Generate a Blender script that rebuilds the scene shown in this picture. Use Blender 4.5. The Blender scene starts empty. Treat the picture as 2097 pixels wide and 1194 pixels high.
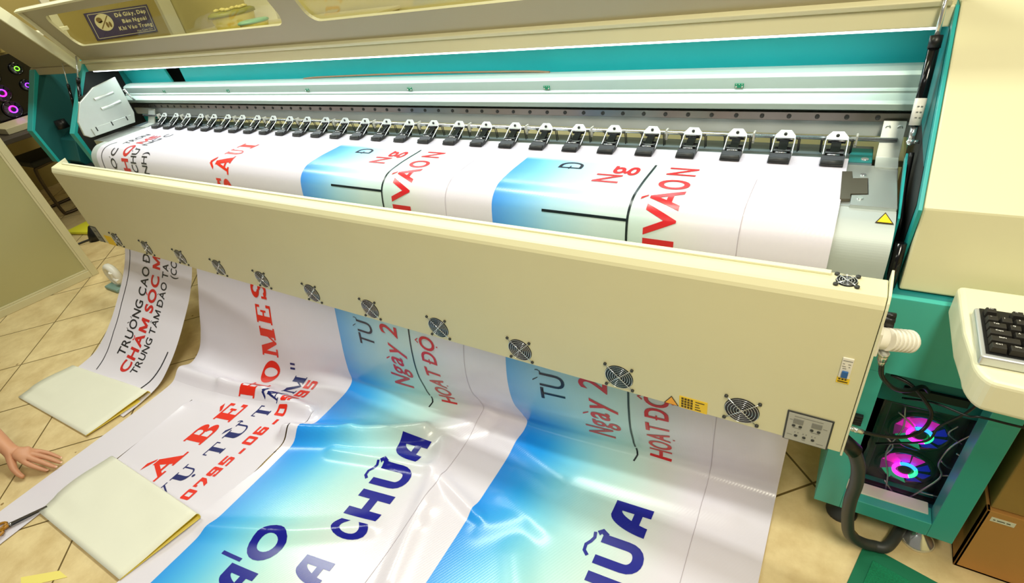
import bpy, bmesh, math, random
import numpy as np
from mathutils import Vector, Matrix
random.seed(7)
SC = bpy.context.scene
COL = SC.collection
PI = math.pi

# ------------------------------------------------------------------ materials
def lin(c):
    c = c / 255.0
    return c / 12.92 if c <= 0.04045 else ((c + 0.055) / 1.055) ** 2.4
def rgb(r, g, b): return (lin(r), lin(g), lin(b), 1.0)
MATS = {}
def mat(name, col, rough=0.5, metal=0.0, spec=0.5, emit=None, estr=0.0, noise=0.0, nscale=40.0, bump=0.0, bscale=200.0, coat=0.0):
    m = bpy.data.materials.new(name); m.use_nodes = True
    nt = m.node_tree; b = nt.nodes['Principled BSDF']
    b.inputs['Base Color'].default_value = rgb(*col)
    b.inputs['Roughness'].default_value = rough
    b.inputs['Metallic'].default_value = metal
    b.inputs['Specular IOR Level'].default_value = spec
    if coat: b.inputs['Coat Weight'].default_value = coat; b.inputs['Coat Roughness'].default_value = 0.08
    if emit:
        b.inputs['Emission Color'].default_value = rgb(*emit); b.inputs['Emission Strength'].default_value = estr
    if noise or bump:
        tc = nt.nodes.new('ShaderNodeTexCoord')
    if noise:
        n = nt.nodes.new('ShaderNodeTexNoise'); n.inputs['Scale'].default_value = nscale; n.inputs['Detail'].default_value = 4
        nt.links.new(tc.outputs['Object'], n.inputs['Vector'])
        mx = nt.nodes.new('ShaderNodeMix'); mx.data_type = 'RGBA'
        c = rgb(*col)
        mx.inputs[6].default_value = [max(0, k * (1 - noise)) for k in c[:3]] + [1]
        mx.inputs[7].default_value = [min(1, k * (1 + noise)) for k in c[:3]] + [1]
        nt.links.new(n.outputs['Fac'], mx.inputs[0]); nt.links.new(mx.outputs[2], b.inputs['Base Color'])
    if bump:
        n2 = nt.nodes.new('ShaderNodeTexNoise'); n2.inputs['Scale'].default_value = bscale
        nt.links.new(tc.outputs['Object'], n2.inputs['Vector'])
        bp = nt.nodes.new('ShaderNodeBump'); bp.inputs['Strength'].default_value = bump; bp.inputs['Distance'].default_value = 0.002
        nt.links.new(n2.outputs['Fac'], bp.inputs['Height']); nt.links.new(bp.outputs['Normal'], b.inputs['Normal'])
    MATS[name] = m
    return m
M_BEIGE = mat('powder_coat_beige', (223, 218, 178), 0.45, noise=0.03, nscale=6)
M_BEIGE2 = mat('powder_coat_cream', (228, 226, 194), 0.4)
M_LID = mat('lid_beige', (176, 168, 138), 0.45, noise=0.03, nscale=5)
M_TEAL = mat('teal_paint', (34, 168, 166), 0.4, noise=0.05, nscale=7)
M_TEALC = mat('cabinet_teal', (66, 178, 166), 0.4, noise=0.04, nscale=7)
M_TEALD = mat('teal_dark', (18, 118, 118), 0.45)
M_ALU = mat('anodised_aluminium', (168, 186, 176), 0.42, metal=0.35, noise=0.03, nscale=30)
M_BEAMP = mat('beam_lower_plate', (206, 212, 208), 0.45, metal=0.1)
M_APRON = mat('brushed_apron', (190, 198, 194), 0.6, metal=0.35)
M_TEALSHADE = mat('teal_bay_shade', (10, 84, 84), 0.5)  # teal darkened to carry the shade inside the left bay
M_PLATE = mat('satin_steel_plate', (190, 196, 192), 0.34, metal=0.7)
M_GALV = mat('galvanised_sheet', (200, 206, 200), 0.4, metal=0.6, noise=0.06, nscale=25)
M_RAIL = mat('ground_steel_rail', (128, 122, 114), 0.3, metal=0.9)
M_CHROME = mat('chrome', (232, 236, 238), 0.16, metal=0.85)
M_ZINC = mat('bright_zinc_plate', (226, 234, 236), 0.3, metal=0.35)
M_BLACK = mat('black_plastic', (18, 19, 20), 0.4)
M_BLACKG = mat('black_gloss', (10, 10, 12), 0.15)
M_RUBBER = mat('dark_grey_rubber', (52, 54, 52), 0.5)
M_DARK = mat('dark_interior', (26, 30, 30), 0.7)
M_SLATE = mat('slate_grey_platen', (96, 112, 116), 0.45, metal=0.2)
M_CLIPBR = mat('media_clip_bronze', (104, 98, 84), 0.35, metal=0.6)
M_WHITEP = mat('white_plastic', (236, 232, 220), 0.4)
M_WHITE = mat('white_paint', (232, 230, 212), 0.5)
M_YELLOW = mat('sticker_yellow', (246, 206, 30), 0.45)
M_ORANGE = mat('sticker_orange', (246, 170, 40), 0.45)
M_INK = mat('sticker_ink', (58, 44, 20), 0.5)
M_GREY = mat('panel_grey', (178, 178, 170), 0.4)
M_GREYD = mat('print_grey', (128, 128, 122), 0.5)
M_BLUE = mat('breaker_blue', (28, 92, 160), 0.35)
M_PCB = mat('circuit_board_green', (14, 120, 84), 0.4)
M_KEY = mat('keycap_black', (38, 36, 32), 0.5)
M_LEG = mat('legend_white', (228, 226, 220), 0.5)
M_SILVER = mat('keyboard_silver', (205, 208, 206), 0.3, metal=0.5)
M_CARD = mat('cardboard', (196, 142, 74), 0.8, noise=0.06, nscale=12)
M_CARD2 = mat('cardboard_ochre', (168, 134, 70), 0.85, noise=0.08, nscale=9)
M_MAT = mat('green_coil_mat', (0, 118, 78), 0.9, noise=0.5, nscale=260, bump=1.0, bscale=260)
M_MATE = mat('green_mat_edge', (0, 108, 74), 0.7)
M_PAPER = mat('folded_vinyl_ivory', (232, 232, 214), 0.5, noise=0.03, nscale=9)
M_PAPERY = mat('folded_vinyl_yellow_side', (236, 214, 82), 0.5)
M_LOOSEY = mat('yellow_paper', (236, 222, 120), 0.6)
M_RED = mat('ink_red', (226, 42, 22), 0.3)
M_RED2 = mat('ink_crimson', (206, 34, 40), 0.3)
M_NAVY = mat('ink_navy', (24, 34, 104), 0.3)
M_BLUEINK = mat('ink_royal_blue', (20, 24, 142), 0.22)
M_BLK = mat('ink_black', (26, 28, 44), 0.3)
M_LINEK = mat('ink_line_black', (14, 28, 32), 0.3)
M_SCR = mat('ink_hairline', (178, 168, 178), 0.4)
M_SIGN = mat('sign_blue', (62, 56, 112), 0.4)
M_SIGNW = mat('sign_cream', (236, 230, 200), 0.5)
M_SIGNB = mat('sign_brown', (130, 106, 72), 0.5)
M_SKIN = mat('skin', (202, 146, 112), 0.5, noise=0.06, nscale=30)
M_SKIN.node_tree.nodes['Principled BSDF'].inputs['Subsurface Weight'].default_value = 0.0
M_NAIL = mat('fingernail', (222, 170, 140), 0.3)
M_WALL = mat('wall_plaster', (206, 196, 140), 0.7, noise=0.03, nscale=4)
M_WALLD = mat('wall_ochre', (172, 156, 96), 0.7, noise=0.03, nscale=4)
M_WFRAME = mat('aluminium_frame_cream', (206, 198, 158), 0.4, noise=0.04, nscale=14)
M_LED = mat('led_strip', (255, 255, 255), 0.5, emit=(240, 250, 255), estr=5.0)
M_DESK = mat('desk_dark', (50, 42, 34), 0.6)
M_TUBE = mat('brown_steel_tube', (74, 62, 46), 0.35, metal=0.6)
M_YBAG = mat('yellow_plastic', (240, 236, 60), 0.5)
M_STEEL = mat('scissor_steel', (120, 120, 122), 0.25, metal=0.9)
M_AMBER = mat('amber_plastic', (168, 116, 26), 0.35)
M_AQUA = mat('aqua_plastic', (120, 150, 140), 0.5)
M_PINK = mat('led_magenta', (255, 40, 220), 0.4, emit=(255, 24, 220), estr=5.0)
M_VIOLET = mat('led_violet', (120, 60, 255), 0.4, emit=(120, 40, 255), estr=4.0)
M_CYANL = mat('led_cyan', (40, 160, 255), 0.4, emit=(30, 110, 255), estr=4.0)
M_GREENL = mat('led_green', (60, 255, 120), 0.4, emit=(30, 235, 110), estr=3.0)
M_LIME = mat('led_lime', (120, 255, 60), 0.4, emit=(130, 255, 50), estr=1.6)
M_GLOWP = mat('blade_lit_magenta', (200, 20, 160), 0.4, emit=(235, 20, 190), estr=.45)  # light of the LED rings on the blades, given as weak emission
M_GLOWP2 = mat('blade_lit_purple', (120, 20, 120), 0.4, emit=(150, 20, 130), estr=.2)
M_GLOWG = mat('blade_lit_green', (20, 140, 90), 0.4, emit=(30, 170, 110), estr=.5)
M_GLOWB = mat('blade_lit_blue', (20, 20, 160), 0.4, emit=(24, 20, 190), estr=.35)
M_FANBLADE = mat('fan_blade_smoke', (30, 26, 40), 0.3)
M_SCREENG = mat('teal_box_green', (120, 170, 120), 0.5)

def glass_mat(name, tint, alpha, rough):
    m = bpy.data.materials.new(name); m.use_nodes = True
    nt = m.node_tree; nt.nodes.clear()
    out = nt.nodes.new('ShaderNodeOutputMaterial')
    tr = nt.nodes.new('ShaderNodeBsdfTransparent'); tr.inputs['Color'].default_value = rgb(*tint)
    gl = nt.nodes.new('ShaderNodeBsdfGlossy'); gl.inputs['Roughness'].default_value = rough
    mx = nt.nodes.new('ShaderNodeMixShader'); mx.inputs[0].default_value = alpha
    nt.links.new(tr.outputs[0], mx.inputs[1]); nt.links.new(gl.outputs[0], mx.inputs[2]); nt.links.new(mx.outputs[0], out.inputs[0])
    return m
M_GLASS = glass_mat('window_glass', (246, 246, 232), 0.05, 0.03)
M_WRAP = glass_mat('clear_plastic_film', (236, 236, 234), 0.09, 0.28)

def frosted():
    m = bpy.data.materials.new('frosted_glass'); m.use_nodes = True
    nt = m.node_tree; nt.nodes.clear()
    out = nt.nodes.new('ShaderNodeOutputMaterial')
    d = nt.nodes.new('ShaderNodeBsdfDiffuse'); d.inputs['Color'].default_value = rgb(196, 192, 142)
    t = nt.nodes.new('ShaderNodeBsdfTranslucent'); t.inputs['Color'].default_value = rgb(214, 208, 150)
    g = nt.nodes.new('ShaderNodeBsdfGlossy'); g.inputs['Roughness'].default_value = 0.28; g.inputs['Color'].default_value = rgb(225, 222, 190)
    m1 = nt.nodes.new('ShaderNodeMixShader'); m1.inputs[0].default_value = 0.35
    m2 = nt.nodes.new('ShaderNodeMixShader'); m2.inputs[0].default_value = 0.16
    nt.links.new(d.outputs[0], m1.inputs[1]); nt.links.new(t.outputs[0], m1.inputs[2])
    nt.links.new(m1.outputs[0], m2.inputs[1]); nt.links.new(g.outputs[0], m2.inputs[2]); nt.links.new(m2.outputs[0], out.inputs[0])
    return m
M_FROST = frosted()

def floor_mat():
    m = bpy.data.materials.new('floor_tiles'); m.use_nodes = True
    nt = m.node_tree; b = nt.nodes['Principled BSDF']
    N = nt.nodes.new; L = nt.links.new
    tc = N('ShaderNodeTexCoord'); mp = N('ShaderNodeMapping')
    mp.inputs['Rotation'].default_value = (0, 0, -PI / 4)
    L(tc.outputs['Object'], mp.inputs['Vector'])
    sep = N('ShaderNodeSeparateXYZ'); L(mp.outputs[0], sep.inputs[0])
    def axis(o, off):
        a = N('ShaderNodeMath'); a.operation = 'ADD'; L(o, a.inputs[0]); a.inputs[1].default_value = off
        d = N('ShaderNodeMath'); d.operation = 'DIVIDE'; L(a.outputs[0], d.inputs[0]); d.inputs[1].default_value = TILE
        f = N('ShaderNodeMath'); f.operation = 'FRACT'; L(d.outputs[0], f.inputs[0])
        s = N('ShaderNodeMath'); s.operation = 'SUBTRACT'; L(f.outputs[0], s.inputs[0]); s.inputs[1].default_value = .5
        ab = N('ShaderNodeMath'); ab.operation = 'ABSOLUTE'; L(s.outputs[0], ab.inputs[0])
        g = N('ShaderNodeMath'); g.operation = 'GREATER_THAN'; L(ab.outputs[0], g.inputs[0]); g.inputs[1].default_value = .5 - .0032 / TILE
        return g, d
    g1, d1 = axis(sep.outputs[0], TOFFX); g2, d2 = axis(sep.outputs[1], TOFFY)
    mxx = N('ShaderNodeMath'); mxx.operation = 'MAXIMUM'; L(g1.outputs[0], mxx.inputs[0]); L(g2.outputs[0], mxx.inputs[1])
    n = N('ShaderNodeTexNoise'); n.inputs['Scale'].default_value = 9; n.inputs['Detail'].default_value = 8; n.inputs['Roughness'].default_value = .65
    L(tc.outputs['Object'], n.inputs['Vector'])
    r = N('ShaderNodeValToRGB'); L(n.outputs['Fac'], r.inputs[0])
    r.color_ramp.elements[0].position = .3; r.color_ramp.elements[0].color = rgb(204, 178, 126)
    r.color_ramp.elements[1].position = .7; r.color_ramp.elements[1].color = rgb(234, 214, 164)
    v = N('ShaderNodeTexVoronoi'); v.inputs['Scale'].default_value = 7.0; L(tc.outputs['Object'], v.inputs['Vector'])
    lt = N('ShaderNodeMath'); lt.operation = 'LESS_THAN'; L(v.outputs['Distance'], lt.inputs[0]); lt.inputs[1].default_value = .045
    mx0 = N('ShaderNodeMix'); mx0.data_type = 'RGBA'; L(lt.outputs[0], mx0.inputs[0]); L(r.outputs[0], mx0.inputs[6]); mx0.inputs[7].default_value = rgb(150, 122, 76)
    mx = N('ShaderNodeMix'); mx.data_type = 'RGBA'; L(mxx.outputs[0], mx.inputs[0]); L(mx0.outputs[2], mx.inputs[6]); mx.inputs[7].default_value = rgb(104, 84, 42)
    L(mx.outputs[2], b.inputs['Base Color'])
    b.inputs['Roughness'].default_value = .38
    return m
TILE = .4045; TOFFX = 0.0; TOFFY = 0.0

# ------------------------------------------------------------------ mesh helpers
def bm_new(): return bmesh.new()
def box(bm, x0, x1, y0, y1, z0, z1, mi=0):
    vs = [bm.verts.new((x, y, z)) for x in (x0, x1) for y in (y0, y1) for z in (z0, z1)]
    for f in ((0, 1, 3, 2), (4, 6, 7, 5), (0, 4, 5, 1), (2, 3, 7, 6), (0, 2, 6, 4), (1, 5, 7, 3)):
        fc = bm.faces.new([vs[i] for i in f]); fc.material_index = mi
    return vs
def prism(bm, pts, axis, a0, a1, mi=0):
    """polygon pts in the plane across axis ('x': (y,z), 'y': (x,z), 'z': (x,y)) extruded a0..a1"""
    def P(p, a):
        return {'x': (a, p[0], p[1]), 'y': (p[0], a, p[1]), 'z': (p[0], p[1], a)}[axis]
    A = [bm.verts.new(P(p, a0)) for p in pts]; B = [bm.verts.new(P(p, a1)) for p in pts]
    n = len(pts); fs = []
    fs.append(bm.faces.new(A)); fs.append(bm.faces.new(B[::-1]))
    for i in range(n): fs.append(bm.faces.new((A[i], A[(i + 1) % n], B[(i + 1) % n], B[i])))
    for f in fs: f.material_index = mi
    return fs
def frame_uv(d):
    d = Vector(d).normalized()
    a = Vector((0, 0, 1)) if abs(d.z) < .9 else Vector((1, 0, 0))
    u = d.cross(a).normalized(); return u, d.cross(u).normalized()
def smooth_path(P, n=8):
    P = [Vector(p) for p in P]
    if len(P) < 3: return P
    Q = [2 * P[0] - P[1]] + P + [2 * P[-1] - P[-2]]; out = []
    for i in range(1, len(Q) - 2):
        a, b, c, d = Q[i - 1:i + 3]
        for k in range(n):
            t = k / n
            out.append(.5 * ((2 * b) + (c - a) * t + (2 * a - 5 * b + 4 * c - d) * t * t + (3 * b - a - 3 * c + d) * t ** 3))
    return out + [P[-1]]
def tube(bm, path, r, n=10, cap=True, mi=0):
    path = [Vector(p) for p in path]; rings = []
    prev = None
    for i, p in enumerate(path):
        d = (path[min(i + 1, len(path) - 1)] - path[max(i - 1, 0)])
        if prev is None: u, v = frame_uv(d)
        else:
            d.normalize(); u = (prev - d * prev.dot(d)).normalized(); v = d.cross(u)
        prev = u
        rr = r[i] if isinstance(r, (list, tuple)) else r
        rings.append([bm.verts.new(p + (u * math.cos(2 * PI * k / n) + v * math.sin(2 * PI * k / n)) * rr) for k in range(n)])
    for a, b in zip(rings[:-1], rings[1:]):
        for k in range(n):
            f = bm.faces.new((a[k], a[(k + 1) % n], b[(k + 1) % n], b[k])); f.material_index = mi; f.smooth = True
    if cap:
        bm.faces.new(rings[0][::-1]).material_index = mi; bm.faces.new(rings[-1]).material_index = mi
def torus(bm, c, R, r, axis='y', n=28, m=6, mi=0):
    c = Vector(c); rings = []
    for i in range(n):
        a = 2 * PI * i / n; ring = []
        for j in range(m):
            b = 2 * PI * j / m; rr = R + r * math.cos(b); h = r * math.sin(b)
            x, y = rr * math.cos(a), rr * math.sin(a)
            o = {'y': (x, h, y), 'x': (h, x, y), 'z': (x, y, h)}[axis]
            ring.append(bm.verts.new(c + Vector(o)))
        rings.append(ring)
    for i in range(n):
        for j in range(m):
            f = bm.faces.new((rings[i][j], rings[(i + 1) % n][j], rings[(i + 1) % n][(j + 1) % m], rings[i][(j + 1) % m])); f.smooth = True; f.material_index = mi
def lathe(bm, prof, axis_p, n=24, axis='z', mi=0):
    """prof: (radius, height) list revolved about a line through axis_p"""
    c = Vector(axis_p); rings = []
    for r, h in prof:
        ring = []
        for i in range(n):
            a = 2 * PI * i / n
            o = {'z': (r * math.cos(a), r * math.sin(a), h), 'x': (h, r * math.cos(a), r * math.sin(a)), 'y': (r * math.cos(a), h, r * math.sin(a))}[axis]
            ring.append(bm.verts.new(c + Vector(o)))
        rings.append(ring)
    for a, b in zip(rings[:-1], rings[1:]):
        for k in range(n):
            f = bm.faces.new((a[k], a[(k + 1) % n], b[(k + 1) % n], b[k])); f.smooth = True; f.material_index = mi
    for ring in (rings[0], rings[-1]):
        try: bm.faces.new(ring).material_index = mi
        except ValueError: pass
def disc(bm, c, r, axis='y', n=24, mi=0, h=.001):
    lathe(bm, [(r, -h / 2), (r, h / 2)], c, n, axis, mi)

def obj(name, bm, m, parent=None, bevel=0.0, seg=2, smooth=False, recalc=True):
    me = bpy.data.meshes.new(name)
    if recalc: bmesh.ops.recalc_face_normals(bm, faces=bm.faces)
    bm.to_mesh(me); bm.free()
    o = bpy.data.objects.new(name, me); COL.objects.link(o)
    for x in (m if isinstance(m, (list, tuple)) else [m]): me.materials.append(x)
    if parent: o.parent = parent; o.matrix_parent_inverse = Matrix.Translation(-world_loc(parent))
    if bevel:
        md = o.modifiers.new('bevel', 'BEVEL'); md.width = bevel; md.segments = seg; md.limit_method = 'ANGLE'; md.angle_limit = .6
    if smooth:
        for p in me.polygons: p.use_smooth = True
    return o
def world_loc(o):
    v = Vector((0, 0, 0))
    while o is not None:
        v += o.location
        if o.parent is not None: v += o.matrix_parent_inverse.translation
        o = o.parent
    return v
def tag(o, label, cat, group=None, kind=None):
    o['label'] = label; o['category'] = cat
    if group: o['group'] = group
    if kind: o['kind'] = kind
    return o
def thing(name, label, cat, loc=(0, 0, 0), group=None):
    o = bpy.data.objects.new(name, None); COL.objects.link(o); o.location = loc; o.empty_display_size = .05
    return tag(o, label, cat, group)
def lab(o, text): o['label'] = text; return o
def struct(name, bm, m, bevel=0):
    o = obj(name, bm, m, None, bevel); o['kind'] = 'structure'; return o
def dup(o, parent, dx):
    """a copy of a part and of its sub-parts, moved along x"""
    c = o.copy(); COL.objects.link(c); c.parent = parent; c.matrix_parent_inverse = o.matrix_parent_inverse.copy()
    c.location = o.location + Vector(dx)
    for ch in list(o.children):
        d = ch.copy(); COL.objects.link(d); d.parent = c; d.matrix_parent_inverse = ch.matrix_parent_inverse.copy()
    return c

# ------------------------------------------------------------------ lettering
_fc = {}
def font_raw(body, bold=0.0, shear=0.0, space=1.0):
    key = (body, bold, shear, space)
    if key in _fc: return _fc[key]
    cu = bpy.data.curves.new('t', 'FONT'); cu.body = body; cu.offset = bold; cu.shear = shear; cu.space_character = space; cu.resolution_u = 5
    o = bpy.data.objects.new('t', cu); COL.objects.link(o)
    me = bpy.data.meshes.new_from_object(o.evaluated_get(bpy.context.evaluated_depsgraph_get()))
    V = [(v.co.x, v.co.y) for v in me.vertices]; F = [tuple(p.vertices) for p in me.polygons]
    bpy.data.objects.remove(o); bpy.data.curves.remove(cu); bpy.data.meshes.remove(me)
    _fc[key] = (V, F); return _fc[key]
MARK = {'\u0300': 'grave', '\u0301': 'acute', '\u0302': 'circ', '\u0303': 'tilde', '\u0306': 'breve', '\u0309': 'hook', '\u031b': 'horn', '\u0323': 'dot'}
_ob = {}
_raw = None
def viet(body, bold=0.0, shear=0.0, space=1.0):
    """lay out a Vietnamese word: plain letters of the font plus marks drawn as polygons"""
    import unicodedata
    V = []; F = []; x = 0.0; w = .034 + bold * 1.15
    def put(vs, fs):
        i = len(V); V.extend(vs); F.extend(tuple(i + k for k in f) for f in fs)
    for ch in body:
        bar = ch in 'Đđ'
        d = unicodedata.normalize('NFD', {'Đ': 'D', 'đ': 'd'}.get(ch, ch))
        base = d[0]; marks = [MARK[c] for c in d[1:]]
        if base == ' ': x += .28 * space; continue
        if base == 'M':
            t = .085 + bold * 1.9; gv = []; gf = []
            for q in ([(0, 0), (t, 0), (t, .69), (0, .69)], [(.76 - t, 0), (.76, 0), (.76, .69), (.76 - t, .69)], [(.0, .69), (t * 1.15, .69), (.38 + t * .45, .12), (.38 - t * .45, .0)], [(.76, .69), (.76 - t * 1.15, .69), (.38 - t * .45, .12), (.38 + t * .45, .0)]):
                gf.append(tuple(range(len(gv), len(gv) + 4))); gv += q
        else: gv, gf = font_raw('\u0131' if base == 'i' and marks else base, bold, 0.0)
        xs = [v[0] for v in gv]; a, b = min(xs), max(xs)
        put([(x + vx - a, vy) for vx, vy in gv], gf)
        wd = b - a; top = max(v[1] for v in gv) if base not in 'gy' else .50
        c = x + wd / 2; q = top + .05; s = min(.13, wd * .36)
        def pl(pts): put(pts, [tuple(range(len(pts)))])
        if bar: pl([(x - .07, .345 - w / 2), (x + .24, .345 - w / 2), (x + .24, .345 + w / 2), (x - .07, .345 + w / 2)])
        has = 'circ' in marks
        for m in marks:
            if m == 'circ':
                pl([(c - s - w * .5, q), (c - s + w * .8, q), (c + w * .0, q + .10), (c, q + .10 + w * 1.1)]); pl([(c + s + w * .5, q), (c + s - w * .8, q), (c, q + .10), (c, q + .10 + w * 1.1)])
            o = (q + .10 + w * .4, .20) if has else (q, 0.0); k = c + o[1] * .8
            if m == 'grave': pl([(k - s, o[0] + .15), (k - s + w * 1.5, o[0] + .15), (k + s * .4 + w * .4, o[0]), (k + s * .4 - w * .6, o[0])])
            elif m == 'acute': pl([(k - s * .4 - w * .4, o[0]), (k - s * .4 + w * .6, o[0]), (k + s, o[0] + .15), (k + s - w * 1.5, o[0] + .15)])
            elif m in ('tilde', 'breve', 'hook'):
                P_ = {'tilde': [(-1.1, .02), (-.7, .09), (-.3, .08), (.2, .03), (.6, .02), (1.1, .10)], 'breve': [(-1, .10), (-.7, .03), (0, 0), (.7, .03), (1, .10)], 'hook': [(-.4, .16), (.2, .17), (.4, .11), (0, .07), (0, 0)]}[m]
                A = [(k + px * s, o[0] + .02 + py) for px, py in P_]
                sv, sf = stroke_poly(A, w * .9); put(sv, sf)
            elif m == 'dot':
                r = w * .75; pl([(c + r * math.cos(t), -.13 + r * math.sin(t)) for t in [2 * PI * n / 12 for n in range(12)]])
            elif m == 'horn':
                A = [(x + wd - w * .5, top - w * .6), (x + wd + .05, top - .01), (x + wd + .085, top + .05), (x + wd + .07, top + .12)]
                sv, sf = stroke_poly(A, w * .9); put(sv, sf)
        x += wd + (.075 + bold * .8) * space + (.07 if 'horn' in marks else 0)
    if shear: V = [(vx + vy * shear, vy) for vx, vy in V]
    return V, F
def norm_text(body, bold=0, shear=0, space=1.0):
    """verts with x in 0..1 over the word's ink, y in cap heights; faces"""
    V, F = viet(body, bold, shear, space)
    xs = [v[0] for v in V]; a, b = min(xs), max(xs)
    cap = .69
    return [((x - a) / (b - a), y / cap) for x, y in V], F
class G:
    """a hand-drawn glyph made of polygons in a 0..1 box"""
    def __init__(s): s.V = []; s.F = []
    def poly(s, pts):
        i = len(s.V); s.V += pts; s.F.append(tuple(range(i, i + len(pts)))); return s
    def rect(s, x0, x1, y0, y1): return s.poly([(x0, y0), (x1, y0), (x1, y1), (x0, y1)])
    def strip(s, A, B):
        for i in range(len(A) - 1): s.poly([A[i], A[i + 1], B[i + 1], B[i]])
        return s
    def arc(s, cx, cy, rx, ry, wx, wy, a0, a1, n=18):
        A = []; B = []
        for k in range(n + 1):
            a = math.radians(a0 + (a1 - a0) * k / n); c, d = math.cos(a), math.sin(a)
            A.append((cx + rx * c, cy + ry * d)); B.append((cx + (rx - wx) * c, cy + (ry - wy) * d))
        return s.strip(A, B)
def slab(ch, t=.24, h=.10, sf=.10, e=.12):
    """slab-serif capital: t heavy stem, h hairline, sf serif thickness, e serif overhang"""
    g = G()
    base = {'À': 'A', 'Â': 'A', 'É': 'E', 'Ừ': 'U', 'Ụ': 'U', 'Ê': 'E'}.get(ch, ch)
    if base == 'A':
        g.poly([(.10, 0), (.10 + h, 0), (.56, .95), (.44, 1)]); g.poly([(.90 - t, 0), (.90, 0), (.60, 1), (.40, 1)])
        g.rect(.25, .72, .26, .26 + h); g.rect(0, .10 + h + e, 0, sf); g.rect(.90 - t - e * .6, 1, 0, sf)
    elif base == 'B':
        g.rect(.08, .08 + t, 0, 1); g.rect(0, .5, 0, sf); g.rect(0, .5, 1 - sf, 1); g.rect(.2, .55, .47, .47 + sf)
        g.arc(.55, .745, .36, .255, t * .95, sf, -90, 90); g.arc(.58, .26, .40, .26, t, sf, -90, 90); g.rect(.45, .6, 0, sf); g.rect(.45, .58, 1 - sf, 1)
    elif base == 'E':
        g.rect(.08, .08 + t, 0, 1); g.rect(0, .92, 0, sf); g.rect(0, .9, 1 - sf, 1); g.rect(.2, .66, .46, .46 + sf)
        g.rect(.80, .94, 0, .3); g.rect(.78, .9, .72, 1); g.rect(.56, .66, .34, .68)
    elif base == 'H' :
        for x in (.08, .92 - t): g.rect(x, x + t, 0, 1)
        g.rect(0, .16 + t, 0, sf); g.rect(0, .16 + t, 1 - sf, 1); g.rect(.84 - t, 1, 0, sf); g.rect(.84 - t, 1, 1 - sf, 1); g.rect(.2, .8, .45, .45 + sf)
    elif base == 'O': g.arc(.5, .5, .5, .5, t, h, 0, 360, 36)
    elif base == 'M':
        g.rect(.06, .06 + h, 0, 1); g.rect(.94 - t * .9, .94, 0, 1); g.poly([(.06, 1), (.06 + t * .9, 1), (.56, .12), (.46, 0)]); g.poly([(.46, 0), (.52, 0), (.94, .95), (.86, 1)])
        g.rect(0, .10 + h + e * .5, 0, sf); g.rect(0, .2, 1 - sf, 1); g.rect(.9 - t, 1, 0, sf); g.rect(.8, 1, 1 - sf, 1)
    elif base == 'S':
        g.arc(.5, .73, .46, .27, t, h * 1.2, 20, 270); g.arc(.5, .27, .46, .27, t, h * 1.2, -160, 90); g.rect(.82, .94, .64, .98); g.rect(.06, .18, .02, .36)
    elif base == 'I': g.rect(.5 - t / 2 * 1.3, .5 + t / 2 * 1.3, 0, 1); g.rect(.08, .92, 0, sf); g.rect(.08, .92, 1 - sf, 1)
    elif base == 'U':
        g.rect(.10, .10 + t, .3, 1); g.rect(.86 - h, .86, .3, 1); g.arc(.48, .32, .38, .32, t, h, 180, 275, 10); g.arc(.48, .32, .38, .32, h, h, 265, 360, 10)
        g.rect(0, .2 + t, 1 - sf, 1); g.rect(.70, 1, 1 - sf, 1)
    elif base == 'T':
        g.rect(.5 - t / 2, .5 + t / 2, 0, 1); g.rect(.02, .98, 1 - sf, 1); g.rect(.3, .7, 0, sf); g.rect(0, .07, .72, 1); g.rect(.93, 1, .72, 1)
    elif base == 'V':
        g.poly([(.08, 1), (.08 + t, 1), (.56, .06), (.46, 0)]); g.poly([(.46, 0), (.52, 0), (.9, 1), (.9 - h, 1)]); g.rect(0, .16 + t, 1 - sf, 1); g.rect(.72, 1, 1 - sf, 1)
    if ch in 'ÀỪ': g.poly([(.18, 1.3), (.40, 1.34), (.60, 1.08), (.52, 1.06)])
    if ch in 'É': g.poly([(.38, 1.08), (.48, 1.06), (.82, 1.30), (.62, 1.36)])
    if ch in 'ÂÊ':
        g.poly([(.16, 1.08), (.30, 1.08), (.54, 1.30), (.46, 1.42)]); g.poly([(.84, 1.08), (.70, 1.08), (.46, 1.30), (.54, 1.42)])
    if ch == 'Ừ': g.arc(.92, 1.0, .14, .2, .06, .06, -60, 80, 8)
    if ch == 'Ụ': g.arc(.5, -.2, .09, .09, .09, .09, 0, 360, 12)
    return g.V, g.F
def squareglyph(ch):
    """wide rounded-square digit"""
    g = G(); t = .30; h = .22
    def ring(y0, y1):
        g.poly([(0.1, y0), (.9, y0), (1, y0 + .08), (1, y0 + h), (0, y0 + h), (0, y0 + .08)])
        g.poly([(0, y1 - h), (1, y1 - h), (1, y1 - .08), (.9, y1), (.1, y1), (0, y1 - .08)])
        g.rect(0, t, y0 + h, y1 - h); g.rect(1 - t, 1, y0 + h, y1 - h)
    if ch == '0': ring(0, 1)
    elif ch == '7': g.rect(0, 1, 1 - h, 1); g.poly([(.62, .5), (1, .5), (1, 1 - h), (.62, 1 - h)]); g.poly([(.26, 0), (.62, 0), (1, .5), (.6, .5)]); g.rect(0, .2, .6, 1)
    elif ch == '9': ring(.38, 1); g.rect(1 - t, 1, 0, .4); g.rect(0.05, .8, 0, h * .85); g.rect(.05, .3, 0, .28)
    elif ch == '6': ring(0, .62); g.rect(0, t, .6, 1); g.rect(.2, .95, 1 - h * .85, 1)
    elif ch == '5': g.rect(0, 1, 1 - h, 1); g.rect(0, t, .42, 1); g.rect(0, .9, .42, .62); g.rect(1 - t, 1, .1, .55); g.rect(0, .92, 0, h * .9)
    elif ch == '.': g.rect(.2, .85, 0, .26)
    return g.V, g.F
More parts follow.
